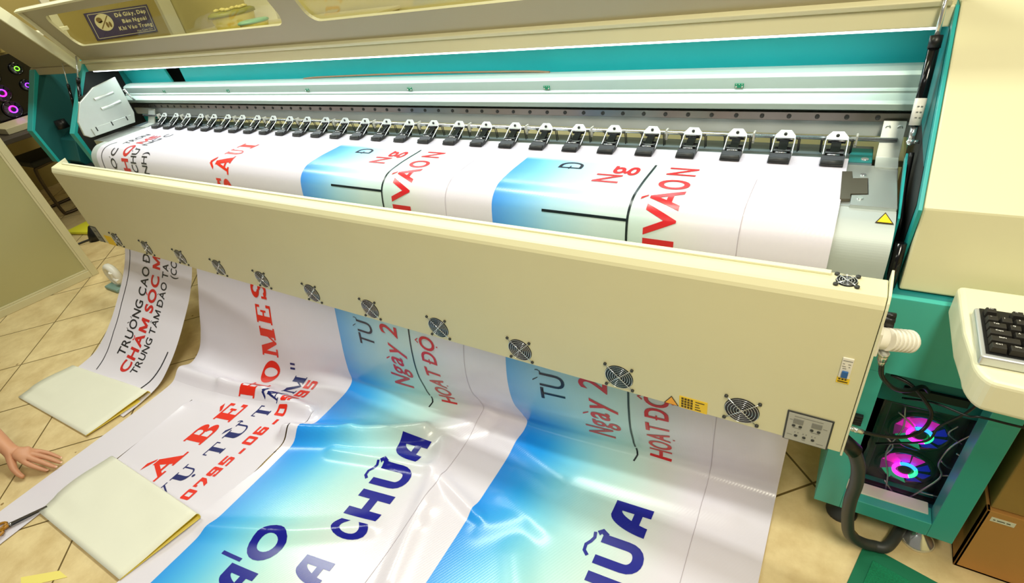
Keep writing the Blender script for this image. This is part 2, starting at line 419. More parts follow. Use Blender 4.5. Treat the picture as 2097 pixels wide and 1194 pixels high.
def stylA():
    g = G()
    g.rect(.70, 1.0, 0, 1)
    A = []; B = []
    for k in range(15):
        s = k / 14
        A.append((0.02 + .50 * s ** 1.6, 1.0 * math.sin(s * PI / 2) ** .9)); B.append((.34 + .40 * s ** 1.4, .78 * math.sin(s * PI / 2)))
    g.strip(A, B); g.poly([(.45, 1), (.52, .76), (.72, .76), (.72, 1)]); g.rect(.22, .75, .22, .44)
    return g.V, g.F
def stroke_poly(pts, w):
    g = G()
    A = []; B = []
    for i, p in enumerate(pts):
        a = pts[max(i - 1, 0)]; b = pts[min(i + 1, len(pts) - 1)]
        dx, dy = b[0] - a[0], b[1] - a[1]; l = math.hypot(dx, dy) or 1
        A.append((p[0] - dy / l * w / 2, p[1] + dx / l * w / 2)); B.append((p[0] + dy / l * w / 2, p[1] - dx / l * w / 2))
    g.strip(A, B); return g.V, g.F
def flat_text(bm, body, org, right, up, height, bold=0, nrm=None, width=None, mi=0):
    """letters on a flat surface; org = baseline left, height = cap height"""
    V, F = viet(body, bold)
    xs = [v[0] for v in V]; a, b = min(xs), max(xs)
    sy = height / .69; sx = (width / (b - a)) if width else sy
    right = Vector(right); up = Vector(up); org = Vector(org)
    vs = [bm.verts.new(org + right * ((x - a) * sx) + up * (y * sy)) for x, y in V]
    for f in F:
        try: bm.faces.new([vs[i] for i in f]).material_index = mi
        except ValueError: pass
TOFFX = -1.292 / math.sqrt(2); TOFFY = -1.09 / math.sqrt(2)
# ------------------------------------------------------------------ camera (fitted to the photograph)
cam = bpy.data.cameras.new('camera'); camo = bpy.data.objects.new('camera', cam); COL.objects.link(camo)
cx = Vector((0.85268721, 0.49821251, -0.15719041)); cy = Vector((0.18090027, -0.56385268, -0.80581961)); cz = Vector((-0.49010164, 0.65867629, -0.57091675))
camo.matrix_world = Matrix(((cx.x, -cy.x, -cz.x, 0), (cx.y, -cy.y, -cz.y, 0), (cx.z, -cy.z, -cz.z, 1.54), (0, 0, 0, 1)))
cam.sensor_width = 36; cam.lens = 1078.52 / 2097 * 36; cam.clip_start = .02
SC.camera = camo

# ------------------------------------------------------------------ room
bm = bm_new(); box(bm, -7.3, 2.3, -3.2, 4.15, -.05, 0); struct('floor', bm, floor_mat())
bm = bm_new(); box(bm, -7.3, 2.3, 4.05, 4.12, 0, 3.2); struct('wall_back', bm, M_WALL)
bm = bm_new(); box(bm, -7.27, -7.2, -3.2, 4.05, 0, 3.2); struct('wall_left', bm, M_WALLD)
bm = bm_new(); box(bm, 2.2, 2.27, -3.2, 4.05, 0, 3.2); struct('wall_right', bm, M_WALL)
# pale frame strips on the walls seen through the lid window
bm = bm_new(); box(bm, -7.2, -7.17, 2.77, 2.85, 0, 2.4); struct('trim_1', bm, M_WHITE)
bm = bm_new(); box(bm, -7.2, -7.14, 3.89, 4.04, 0, 3.0); struct('trim_2', bm, M_WHITE)
bm = bm_new(); box(bm, -5.72, -5.28, 4.0, 4.05, 0, 3.0); struct('trim_3', bm, M_WHITE)

# ------------------------------------------------------------------ the large printer
PR = thing('large_format_printer', 'long teal and beige wide-format printer with raised lid and a row of pinch clamps', 'printer', (-1.7, 1.4, 0))
XL, XR = -3.70, 0.135
def P(name, bm, m, bevel=0.0, parent=None, **k): return obj(name, bm, m, parent or PR, bevel, **k)
# platen and the curved apron in front of it
bm = bm_new(); box(bm, -3.40, .112, 1.185, 1.40, .90, .9405); P('platen', bm, M_PLATE, .001)
bm = bm_new(); box(bm, -3.40, .0605, 1.40, 1.52, .90, .939); P('platen_rear', bm, M_SLATE, .001)
ap = [(1.19, .9395), (1.150, .9375), (1.132, .9325), (1.112, .9195), (1.098, .904), (1.0875, .880), (1.082, .845), (1.0785, .80), (1.078, .72), (1.085, .6), (1.10, .52)]
ap = [(q.y, q.z) for q in smooth_path([(0, y, z) for y, z in ap], 5)]
apb = [(y + .02, z - .006) for y, z in ap]
bm = bm_new(); prism(bm, ap + apb[::-1], 'x', -3.285, .112); P('front_apron', bm, M_APRON)
bm = bm_new(); box(bm, -3.3, .10, 1.13, 1.50, .58, .90); P('lower_body', bm, M_DARK)
bm = bm_new(); box(bm, -3.6, .13, 1.53, 2.15, .885, .90); P('rear_feed_plate', bm, M_BEIGE)
bm = bm_new(); box(bm, .012, .0605, 1.415, 1.50, .90, .9415); P('platen_end_block', bm, M_TEALD, .002)
bm = bm_new(); disc(bm, (.045, 1.43, .942), .008, 'z', 16, 0, .004); P('screw', bm, M_CHROME)
# media edge clip (bronze) and the light plate around it
bm = bm_new(); prism(bm, [(.004, 1.342), (.024, 1.345), (.026, 1.309), (.055, 1.314), (.059, 1.236), (.028, 1.229), (.029, 1.204), (.010, 1.200)], 'z', .9415, .9480); P('media_edge_clip', bm, M_CLIPBR, .0008)
bm = bm_new(); prism(bm, [(.023, 1.348), (.109, 1.352), (.112, 1.186), (.030, 1.184), (.030, 1.226), (.0605, 1.234), (.0565, 1.317), (.027, 1.312)], 'z', .9405, .9465)
box(bm, .0295, .112, 1.180, 1.186, .935, .9465); P('clip_plate', bm, M_PLATE, .0008)
for x, y in ((.046, 1.331), (.046, 1.212)):
    bm = bm_new(); disc(bm, (x, y, .947), .006, 'z', 14, 0, .003); P('screw', bm, M_CHROME)
# yellow warning triangle on the apron
def tri_sign(bm, a, b, c, off, mi): 
    vs = [bm.verts.new(Vector(p) + Vector(off)) for p in (a, b, c)]; f = bm.faces.new(vs); f.material_index = mi
bm = bm_new()
a, b, c = Vector((.0935, 1.172, .9395)), Vector((.1095, 1.134, .9342)), Vector((.0775, 1.134, .9342)); ce = (a + b + c) / 3
tri_sign(bm, a, b, c, (0, -.0006, .0012), 1); tri_sign(bm, ce + (a - ce) * .78, ce + (b - ce) * .78, ce + (c - ce) * .78, (0, -.001, .002), 0)
P('warning_triangle', bm, [M_YELLOW, M_INK], recalc=False)
# gantry beam
bp = [(1.555, 1.128), (1.53, 1.128), (1.512, 1.122), (1.505, 1.115), (1.505, 1.086), (1.498, 1.082), (1.498, 1.076), (1.478, 1.066), (1.470, 1.060), (1.470, 1.046), (1.486, 1.040), (1.502, 1.036), (1.502, .974), (1.508, .972), (1.508, .985), (1.555, .995)]
bm = bm_new(); prism(bm, bp, 'x', -3.52, .128); P('gantry_beam', bm, M_ALU, .0012)
bm = bm_new(); box(bm, -3.5, .127, 1.4985, 1.502, .9735, 1.0128); P('beam_lower_plate', bm, M_BEAMP, .0005)
bm = bm_new(); box(bm, -3.5, .118, 1.486, 1.502, 1.013, 1.034); rail = P('linear_rail', bm, M_RAIL, .001)
bm = bm_new(); lathe(bm, [(.0055, 0), (.0055, -.0022), (.0035, -.0022), (.003, -.0008)], (.053, 1.486, 1.0235), 10, 'y'); sc0 = obj('rail_screw', bm, M_RUBBER, rail)
for i in range(1, 56): dup(sc0, rail, (-.0632 * i, 0, 0))
bm = bm_new(); box(bm, -.276, -.254, 1.5025, 1.505, 1.0895, 1.1005); pc0 = P('circuit_board', bm, M_PCB, .0004)
bm = bm_new()
for x in (-.272, -.265, -.258): disc(bm, (x, 1.5022, 1.0985), .0013, 'y', 8)
for x in (-.2725, -.2575): disc(bm, (x, 1.5018, 1.0925), .0022, 'y', 10, 0, .002)
obj('solder_dots', bm, M_CHROME, pc0)
for i in range(1, 6): dup(pc0, PR, (-.568 * i, 0, 0))
bm = bm_new(); tube(bm, [(-3.34, 1.452, .9835), (.1, 1.452, .9835)], .0052, 12); shaft = P('clamp_shaft', bm, M_CHROME)
for i in range(15):
    x = .020 - .228 * i
    bm = bm_new(); box(bm, x - .0022, x + .0022, 1.440, 1.460, .972, .994); box(bm, x - .004, x + .0015, 1.444, 1.452, .965, .973); obj('shaft_clip', bm, M_GREY, shaft, .0006)
# pinch clamps
X0 = -.0200
def cl(name, bm, m, bevel=.0005): return obj(name, bm, m, CL, bevel)
bm = bm_new()   # chrome mounting bracket (top plate, leaning towards the platen front)
def lean(x, t, o=0): return (X0 + x, 1.446 + .012 * t - o * .5, .9845 + .0185 * t + o * .2)
plate = [(-.0235, -.12), (.0235, -.12), (.0235, .18), (.012, .78), (-.012, .78), (-.0235, .18)]
A = [bm.verts.new(lean(x, t)) for x, t in plate]; B = [bm.verts.new(lean(x, t, .005)) for x, t in plate]
bm.faces.new(A); bm.faces.new(B[::-1])
for i in range(6): bm.faces.new((A[i], A[(i + 1) % 6], B[(i + 1) % 6], B[i]))
CL = P('pinch_clamp', bm, M_ZINC, .0005)
bm = bm_new(); lathe(bm, [(.004, 0), (.004, -.003), (.0015, -.0035)], (X0, 1.4475, .9925), 10, 'y'); cl('clamp_screw', bm, M_RUBBER, 0)
for s in (-1, 1):
    bm = bm_new(); tube(bm, [(X0 + s * .0225, 1.445, .986), (X0 + s * .0235, 1.438, .980), (X0 + s * .0235, 1.402, .961), (X0 + s * .0225, 1.394, .957)], .0014, 6); cl('side_arm', bm, M_ZINC, 0)
    bm = bm_new(); tube(bm, [(X0 + s * .031, 1.448, .984), (X0 + s * .031, 1.452, .945)], .0016, 6); tube(bm, [(X0 + s * .034, 1.452, .984), (X0 + s * .0335, 1.456, .946)], .0014, 6); tube(bm, [(X0 + s * .0265, 1.442, .9835), (X0 + s * .034, 1.442, .9835)], .0034, 8); cl('spring_rod', bm, M_RUBBER, 0)
bm = bm_new(); tube(bm, [(X0 - .019, 1.442, .979), (X0 + .019, 1.442, .979)], .0048, 10); prism(bm, [(1.444, .982), (1.400, .966), (1.400, .957), (1.444, .974)], 'x', X0 - .0105, X0 + .0105)
box(bm, X0 - .0195, X0 + .0195, 1.397, 1.424, .953, .9675); cl('pressure_block', bm, M_BLACKG, .001)
bm = bm_new(); prism(bm, [(1.404, .951), (1.404, .962), (1.392, .963), (1.372, .956), (1.364, .951), (1.364, .948)], 'x', X0 - .0255, X0 + .0235); cl('roller_holder', bm, M_BLACK, .0008)
bm = bm_new(); tube(bm, [(X0 - .023, 1.372, .9545), (X0 + .021, 1.372, .9545)], .0062, 12); cl('roller', bm, M_RUBBER, 0)
bm = bm_new(); tube(bm, [(X0 - .014, 1.3945, .9642), (X0 + .012, 1.3945, .9642)], .0016, 6); cl('cross_pin', bm, M_CHROME, 0)
for i in range(1, 28): dup(CL, PR, (-.1143 * i, 0, 0))
# end brackets of the beam
bm = bm_new(); prism(bm, [(1.478, 1.020), (1.474, 1.020), (1.436, .947), (1.385, .9445), (1.385, .9405), (1.441, .9425)], 'x', .066, .111); e = P('end_bracket', bm, M_GALV, .0006)
for x in (.077, .100):
    bm = bm_new(); lathe(bm, [(.0055, .001), (.0055, -.004), (.003, -.004), (.002, -.002)], (x, 1.4705, 1.007), 14, 'y'); obj('bracket_screw', bm, M_GALV, e)
bm = bm_new(); prism(bm, [(1.478, 1.010), (1.474, 1.010), (1.436, .947), (1.385, .9445), (1.385, .9405), (1.441, .9425)], 'x', -3.30, -3.235); P('end_bracket', bm, M_GALV, .0006)
# side panels; thin dark liners stand in for shade on their inner faces
prof = [(1.452, 1.262), (1.215, .955), (1.232, .785), (1.26, .55), (1.75, .55), (1.80, 1.262)]
bm = bm_new(); prism(bm, prof, 'x', XL - .045, XL + .012); P('side_panel', bm, M_TEAL, .002)
profR = [(1.452, 1.262), (1.105, .985), (1.140, .785), (1.26, .60), (1.75, .60), (1.80, 1.262)]
bm = bm_new(); prism(bm, [(1.60, 1.222), (1.44, 1.222), (1.235, .955), (1.245, .80), (1.60, .80)], 'x', XL + .0122, XL + .0135); P('shade_liner', bm, M_DARK)
bm = bm_new(); prism(bm, [(1.70, 1.222), (1.425, 1.222), (1.235, .95), (1.255, .74), (1.70, .72)], 'x', -4.2798, -4.278); P('shade_liner', bm, M_TEALSHADE)
bm = bm_new(); prism(bm, profR, 'x', .1365, .1430); P('side_panel', bm, M_TEAL, .001)
bm = bm_new(); prism(bm, [(1.60, 1.222), (1.432, 1.222), (1.20, 1.03), (1.60, 1.03)], 'x', .1352, .1363); P('shade_liner', bm, M_TEALD)
bm = bm_new(); prism(bm, [(1.60, 1.03), (1.20, 1.03), (1.140, .978), (1.178, .79), (1.60, .79)], 'x', .1352, .1363); P('dark_liner', bm, M_DARK)  # near-black sheet over the lower inner face
bm = bm_new(); tube(bm, smooth_path([(.124, 1.34, 1.0), (.126, 1.30, .93), (.128, 1.22, .90), (.130, 1.20, .84)]), .005, 8); P('inner_hose', bm, M_BLACK)
bm = bm_new(); prism(bm, [(1.36, .99), (1.17, .93), (1.16, .80), (1.18, .80), (1.19, .92), (1.37, .97)], 'x', .116, .120); P('inner_flange', bm, M_TEAL)
# top rail, LED strip, rear wall
bm = bm_new(); box(bm, XL + .012, .1375, 1.455, 1.54, 1.222, 1.262); P('top_rail', bm, M_BEIGE, .003)
bm = bm_new(); box(bm, XL + .05, .12, 1.462, 1.474, 1.2165, 1.2225); P('led_strip', bm, M_LED)
bm = bm_new(); box(bm, -3.035, .1375, 1.600, 1.612, 1.0, 1.262); P('rear_panel', bm, M_TEAL)
bm = bm_new(); tube(bm, smooth_path([(-2.02, 1.548, 1.129), (-1.9, 1.55, 1.133), (-1.4, 1.55, 1.137), (-.95, 1.55, 1.133), (-.84, 1.548, 1.129)]), .0035, 8); P('drive_belt', bm, mat('belt_brown', (120, 92, 60), .6))
bm = bm_new(); box(bm, XL + .012, .1375, 1.46, 1.80, 1.262, 1.272); P('roof_plate', bm, M_BEIGE)
bm = bm_new(); box(bm, XL + .012, -2.98, 1.72, 1.74, .75, 1.262); P('rear_panel', bm, M_DARK)
# station bracket on the left, print carriage
bm = bm_new(); prism(bm, [(-3.655, 1.222), (-3.20, 1.222), (-3.17, 1.115), (-3.53, 1.095), (-3.56, 1.03), (-3.60, 1.12)], 'y', 1.60, 1.612); P('station_bracket', bm, M_TEAL, .002)
bm = bm_new(); box(bm, -3.60, -3.37, 1.30, 1.41, .995, 1.13); ca = P('print_carriage', bm, M_DARK, .006)
cp = [(1.165, .965), (1.142, .985), (1.150, 1.050), (1.205, 1.130), (1.300, 1.178), (1.425, 1.195), (1.420, 1.010), (1.400, .963)]
bm = bm_new(); prism(bm, cp, 'x', -3.364, -3.350); sc_ = obj('carriage_cover', bm, M_GALV, ca, .002)
bm = bm_new()
for y0, y1, z in ((1.275, 1.375, 1.125), (1.280, 1.385, 1.075)): tube(bm, [(-3.348, y0, z), (-3.348, y1, z + .006)], .008, 8)
box(bm, -3.35, -3.344, 1.185, 1.395, .967, 1.005); obj('cover_rib', bm, M_GALV, ca, .001)
for y in (1.205, 1.285, 1.365):
    bm = bm_new(); box(bm, -3.3445, -3.3425, y, y + .005, .985, 1.006); obj('cover_slot', bm, M_DARK, ca)
bm = bm_new(); tube(bm, [(-3.345, 1.43, 1.13), (-3.345, 1.452, 1.065)], .006, 8); P('carriage_catch', bm, M_CHROME)
# left service bay and its lid
bm = bm_new(); prism(bm, [(1.42, 1.255), (1.22, .95), (1.24, .74), (1.30, .70), (1.80, .70), (1.80, 1.255)], 'x', -4.36, -4.28); P('side_panel', bm, M_TEAL, .002)
bm = bm_new(); box(bm, -4.28, XL - .045, 1.72, 1.74, .70, 1.25); P('bay_back_panel', bm, M_TEALSHADE)
bm = bm_new(); prism(bm, [(1.30, .71), (1.28, .74), (1.32, .86), (1.50, .94), (1.70, .94), (1.70, .71)], 'x', -4.27, -4.06); P('bay_guard', bm, M_TEALSHADE, .004)
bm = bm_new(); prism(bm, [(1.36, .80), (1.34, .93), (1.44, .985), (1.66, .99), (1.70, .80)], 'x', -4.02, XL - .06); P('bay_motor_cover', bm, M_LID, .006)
bm = bm_new(); tube(bm, smooth_path([(-4.12, 1.5, .98), (-4.05, 1.42, 1.02), (-3.95, 1.45, 1.08), (-3.86, 1.55, 1.16)]), .014, 8); P('ink_hose', bm, M_BLACK)
bm = bm_new(); lathe(bm, [(.0, 0), (.035, .0), (.03, .05), (.0, .05)], (-4.22, 1.36, .92), 14, 'z'); P('ink_cap', bm, M_BLACK)
bm = bm_new(); box(bm, -4.28, XL - .045, 1.25, 1.72, .70, .712); P('bay_floor', bm, M_DARK)
# lids
LY0, LZ0, LY1, LZ1 = 1.462, 1.272, 1.312, 1.561
def lidp(x, t, o=0):
    dy, dz = LY1 - LY0, LZ1 - LZ0; l = math.hypot(dy, dz); n = (-dz / l, dy / l)   # n points to the viewer
    return (x, LY0 + dy * t + n[0] * o, LZ0 + dz * t + n[1] * o)
def lidbox(bm, x0, x1, t0, t1, o0, o1):
    vs = [bm.verts.new(lidp(x, t, o)) for x in (x0, x1) for t in (t0, t1) for o in (o0, o1)]
    for f in ((0, 1, 3, 2), (4, 6, 7, 5), (0, 4, 5, 1), (2, 3, 7, 6), (0, 2, 6, 4), (1, 5, 7, 3)): bm.faces.new([vs[i] for i in f])
bm = bm_new()
TT = 1.0; wb, wt = .285, .835
lidbox(bm, -3.70, .13, 0, wb, -.012, 0); lidbox(bm, -3.70, .13, wt, TT, -.012, 0)
for a, b in ((-3.70, -3.535), (-1.835, -1.70), (-.02, .13)): lidbox(bm, a, b, wb, wt, -.012, 0)
for x, s in ((-3.535, 1), (-1.835, -1), (-1.70, 1), (-.02, -1)):
    for t, u in ((wb, 1), (wt, -1)):
        r = .05; L = .32
        pts = [(x, t)] + [(x + s * r * (1 - math.sin(a)), t + u * r / L * (1 - math.cos(a))) for a in [PI / 2 * k / 6 for k in range(7)]]
        A = [bm.verts.new(lidp(px, pt, 0)) for px, pt in pts]; B = [bm.verts.new(lidp(px, pt, -.012)) for px, pt in pts]
        bm.faces.new(A); bm.faces.new(B[::-1])
        for i in range(len(A)): bm.faces.new((A[i], A[(i + 1) % len(A)], B[(i + 1) % len(A)], B[i]))
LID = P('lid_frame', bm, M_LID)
bm = bm_new()   # folded lips of the lid
lidbox(bm, -3.70, .13, TT - .02, TT + .012, 0, .022); lidbox(bm, -3.70, -3.688, .06, TT, 0, .018); lidbox(bm, .118, .13, .06, TT, 0, .018); lidbox(bm, -3.70, .13, -.01, .03, -.012, .016)
obj('lid_lip', bm, M_BEIGE, LID, .002)
bm = bm_new()
for a, b in ((-3.56, -1.81), (-1.725, .005)): lidbox(bm, a, b, wb - .05, wt + .05, -.0165, -.0125)
obj('lid_window', bm, M_GLASS, LID)
bm = bm_new()
def l2(x, t, o=0):
    return (x, 1.44 + (1.20 - 1.44) * t - o * .86, 1.25 + (1.62 - 1.25) * t - o * .5)
vs = [bm.verts.new(l2(x, t, o)) for x in (-4.34, XL - .03) for t in (0, 1.1) for o in (-.03, 0)]
for f in ((0, 1, 3, 2), (4, 6, 7, 5), (0, 4, 5, 1), (2, 3, 7, 6), (0, 2, 6, 4), (1, 5, 7, 3)): bm.faces.new([vs[i] for i in f])
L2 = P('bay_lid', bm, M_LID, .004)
bm = bm_new()
vs = [bm.verts.new(l2(x, t, o)) for x in (XL - .03, XL - .012) for t in (-.02, 1.1) for o in (-.03, .024)]
for f in ((0, 1, 3, 2), (4, 6, 7, 5), (0, 4, 5, 1), (2, 3, 7, 6), (0, 2, 6, 4), (1, 5, 7, 3)): bm.faces.new([vs[i] for i in f])
obj('bay_lid_edge', bm, M_BEIGE2, L2, .003)
bm = bm_new(); box(bm, -4.36, XL - .02, 1.425, 1.47, 1.222, 1.262); P('bay_top_rail', bm, M_LID, .004)
# gas struts
def strut(x, a, b, k0, k1, labelled=True, r=.0075):
    a = Vector((x, *a)); b = Vector((x, *b)); d = b - a
    bm = bm_new(); tube(bm, [a + d * .10, a + d * k1], r, 14); S = P('gas_strut', bm, M_BLACKG)
    bm = bm_new(); tube(bm, [a + d * k1, b], r * .45, 10); obj('strut_rod', bm, M_CHROME, S)
    bm = bm_new(); tube(bm, [a + d * k1 * .96, a + d * (k1 + .05)], r * 1.12, 14); obj('strut_collar', bm, M_BLACK, S)
    bm = bm_new(); lathe(bm, [(0, -.008), (.006, -.005), (.008, 0), (.006, .005), (0, .008)], a, 12, 'x'); tube(bm, [a, a + d * .10], r * .6, 10); tube(bm, [a, a + Vector((.016, 0, 0))], .004, 8); obj('ball_joint', bm, M_CHROME, S)
    if labelled:
        bm = bm_new(); tube(bm, [a + d * .105, a + d * (.105 + k0)], r * 1.05, 14); sl_ = obj('strut_label', bm, M_WHITEP, S)
        if x > 0:
            bm = bm_new()
            for q, (s0, s1, dx) in enumerate(((.155, .175, -.004), (.155, .175, .003), (.19, .20, -.004), (.19, .20, .002), (.225, .235, -.004), (.225, .235, .002))):
                p_ = a + d * s0 + Vector((dx, -r * 1.02, .002)); box(bm, p_.x, p_.x + .004, p_.y - .0006, p_.y, p_.z, p_.z + .0024)
            obj('strut_label_print', bm, M_GREYD, S)
strut(.1165, (1.345, 1.022), (1.452, 1.320), .17, .60, True, .0102)
strut(-3.658, (1.284, 1.020), (1.427, 1.309), .16, .60, True, .009)
strut(-3.80, (1.31, 1.00), (1.40, 1.285), .1, .58, False, .007)

# head housing, cabinet and keyboard tray on the right
bm = bm_new(); prism(bm, [(1.455, 1.268), (1.112, .987), (1.095, .812), (1.80, .812), (1.80, 1.268)], 'x', .1440, .98); P('head_housing', bm, M_BEIGE, .004)
bm = bm_new(); prism(bm, [(1.112, .812), (1.085, .806), (1.085, .800), (1.50, .800), (1.50, .812)], 'x', .132, .262); P('housing_trim', bm, M_TEALD)
bm = bm_new(); tube(bm, [(.128, 1.118, .905), (.128, 1.095, .815)], .010, 12); P('hinge_barrel', bm, M_BLACKG)
cab = bm_new()
yf, yb = 1.072, 1.45
zt, zb = .806, .088
X_0, X_1 = .1035, .412
box(cab, X_0, X_1, yf, yb, .604, zt)                       # upper block
box(cab, X_0, .1655, yf, yf + .05, zb, .6038); box(cab, .359, X_1, yf, yf + .05, zb, .6038)
box(cab, .1657, .3588, yf, yf + .05, zb, .140)
box(cab, X_0, .112, yf + .0502, yb, zb, .6038); box(cab, X_1 - .008, X_1, yf + .0502, yb, zb, .6038); box(cab, .1122, X_1 - .0082, yb - .008, yb, zb, .6038); box(cab, .1122, X_1 - .0082, yf + .0502, yb - .0082, zb, zb + .012)
CAB = P('cabinet_frame', cab, M_TEALC, .0015)
bm = bm_new(); box(bm, .170, .352, 1.098, 1.135, .100, .143); obj('cabinet_sill', bm, M_WHITE, CAB, .002)
bm = bm_new(); box(bm, .113, .404, 1.14, 1.146, .462, .604); obj('inner_panel', bm, M_TEALD, CAB)
bm = bm_new(); box(bm, .218, .338, 1.132, 1.1415, .498, .521); obj('cable_slot', bm, M_BLACK, CAB, .001)
for x, y in ((.181, 1.125), (.360, 1.115)):
    bm = bm_new(); lathe(bm, [(.0, 0), (.038, 0), (.040, .006), (.036, .012), (.015, .036), (.009, .040), (.009, .092), (0, .092)], (x, y, 0), 28, 'z'); P('levelling_foot', bm, M_CHROME if x > .3 else M_RUBBER)  # left foot takes a dark material to stand for the shadow on it
for z in (.82, .44):
    bm = bm_new()
    if z > .5: 
        for k in range(7): a = 2 * PI * k / 7; tube(bm, [(.124 , .985 + .007 * math.cos(a), .812 + .013 * math.sin(a)), (.139, .985 + .007 * math.cos(a), .812 + .013 * math.sin(a))], .0052, 8)
        tube(bm, [(.110, .985, .812), (.1375, .985, .812)], .013, 14)
        KNOB = bm
    else:
        for k in range(4): box(bm, .128, .152, 1.062, 1.074, .430 + k * .0085, .436 + k * .0085)
        P('vent_slot', bm, M_BLACK, .001)
# keyboard tray with a rounded front corner
pts = [(.2255, 1.07), (.2275, .93), (.2345, .872)]
for k in range(1, 8):
    a = PI + PI / 2 * k / 7; pts.append((.262 + .0275 * math.cos(a), .868 + .055 * math.sin(a) + .0))
pts += [(.36, .808), (.80, .808), (.80, 1.07)]
bm = bm_new(); prism(bm, pts, 'z', .792, .858); P('keyboard_tray', bm, M_BEIGE2, .010, seg=4)

# ------------------------------------------------------------------ dryer in front of the banner
DR = thing('banner_dryer', 'long beige heater housing with eleven round fan grilles hanging in front of the banner', 'dryer', (-1.6, .93, .5))
def D(name, bm, m, bevel=0.0, parent=None, **k): return obj(name, bm, m, parent or DR, bevel, **k)
dp = [(.900, .506), (.900, .893), (.9025, .901), (.910, .914), (.915, .9165), (.962, .9165), (.964, .90), (.950, .70), (.942, .506)]
bm = bm_new(); prism(bm, dp, 'x', -3.272, .1085); D('dryer_housing', bm, M_BEIGE, .0015)
bm = bm_new(); box(bm, -3.255, .02, .950, .962, .9165, .9215); D('top_lip', bm, M_BEIGE2, .001)
ep = [(.897, .500), (.897, .896), (.900, .908), (.908, .920), (.945, .932), (.966, .936), (.968, .90), (.955, .70), (.946, .500)]
bm = bm_new(); prism(bm, ep, 'x', .1095, .1135); D('end_cap', bm, M_BEIGE2, .0008)
bm = bm_new(); prism(bm, [(.902, .500), (.902, .896), (.912, .916), (.985, .934), (.985, .90), (.95, .70), (.946, .500)], 'x', -3.278, -3.2725); D('end_cap', bm, M_BEIGE2, .0008)
def grille(name, cxp, axis, R, scale=1.0, n=6):
    c = Vector(cxp)
    bm = bm_new()
    for k in range(n): torus(bm, c + (Vector((0, -.0035, 0)) if axis == 'y' else Vector((0, 0, .0035))), R * (k + .75) / n, .00055, axis, 30, 5)
    d = R * 1.18
    def pt(u, v, o): return c + (Vector((u, -o, v)) if axis == 'y' else Vector((u, v, o)))
    for s in (1, -1):
        tube(bm, [pt(-d * .78, s * d * .78, .003), pt(d * .78, -s * d * .78, .003)], .0012, 6)
    g = D(name, bm, M_CHROME)
    bm = bm_new(); disc(bm, c + (Vector((0, -.0004, 0)) if axis == 'y' else Vector((0, 0, .0004))), R, axis, 36); obj('fan_hole', bm, M_BLACK, g)
    for u in (-1, 1):
        for v in (-1, 1):
            bm = bm_new(); q = pt(u * d * .80, v * d * .80, .0); lathe(bm, [(.0042, 0), (.0042, -.004), (.002, -.005)] if axis == 'y' else [(.0042, 0), (.0042, .004), (.002, .005)], q, 10, axis); obj('grille_screw', bm, M_RUBBER, g)
    return g
g0 = grille('fan_grille', (-.0930, .8998, .5530), 'y', .0375)
for i in range(1, 11): dup(g0, DR, (-.2940 * i, 0, 0))
g1 = grille('top_fan_grille', (.0460, .9385, .9167), 'z', .0175, n=4); lab(g1, 'small fan grille on the top face')
# control panel
bm = bm_new(); box(bm, -.003, .0845, .8975, .8995, .5035, .5955); cp_ = D('control_panel', bm, M_RUBBER, .004); lab(cp_, 'grey control panel with two displays and buttons')
bm = bm_new(); box(bm, .0005, .081, .8966, .8974, .5065, .5915); obj('panel_face', bm, M_GREY, cp_)
for x in (.0115, .0465):
    bm = bm_new(); box(bm, x, x + .019, .8955, .8966, .5625, .5765); obj('display', bm, M_GREYD, cp_)
bt = [(.0135, .5545), (.0265, .5545), (.0485, .5535), (.0615, .5535), (.0215, .5245), (.0375, .5240), (.0545, .5235)]
for x, z in bt:
    bm = bm_new(); lathe(bm, [(.0034, 0), (.0034, -.0012), (.0012, -.0012), (.0012, -.0004)], (x, .8966, z), 12, 'y'); obj('button', bm, M_RUBBER, cp_)
bm = bm_new()
for x, z in bt[4:]:
    for s in (-.0028, .0032): disc(bm, (x + s, .8963, z + .0105), .0013, 'y', 8)
for x0, x1, z in ((.012, .066, .5835), (.004, .010, .5715), (.068, .076, .5655), (.0125, .029, .5475), (.0475, .064, .5465), (.004, .014, .5240), (.062, .075, .5155), (.034, .041, .5155)): box(bm, x0, x1, .8962, .8965, z - .0008, z + .0008)
obj('panel_print', bm, M_GREYD, cp_)
# circuit breaker with its label
bm = bm_new(); box(bm, .0685, .0870, .8965, .9, .7215, .7730); br = D('circuit_breaker', bm, M_WHITEP, .001); lab(br, 'white circuit breaker with blue toggle')
bm = bm_new(); box(bm, .0725, .0830, .8925, .8965, .7250, .7410); obj('toggle', bm, M_BLUE, br, .001)
bm = bm_new()
for z, x0, x1 in ((.7665, .0700, .0855), (.7585, .0705, .0740), (.7585, .0795, .0840), (.7520, .0705, .0765), (.7520, .0810, .0835), (.7470, .072, .078)): box(bm, x0, x1, .8960, .8964, z - .0007, z + .0007)
obj('breaker_print', bm, M_GREYD, br)
bm = bm_new(); box(bm, .0672, .0888, .8988, .8998, .7060, .7205)
st = D('breaker_sticker', bm, M_YELLOW)
bm = bm_new()
for x in (.0715, .0770, .0820): box(bm, x - .0015, x + .0015, .8983, .8987, .7150, .7180)
box(bm, .0695, .0865, .8983, .8987, .7090, .7112); obj('sticker_print', bm, M_INK, st)
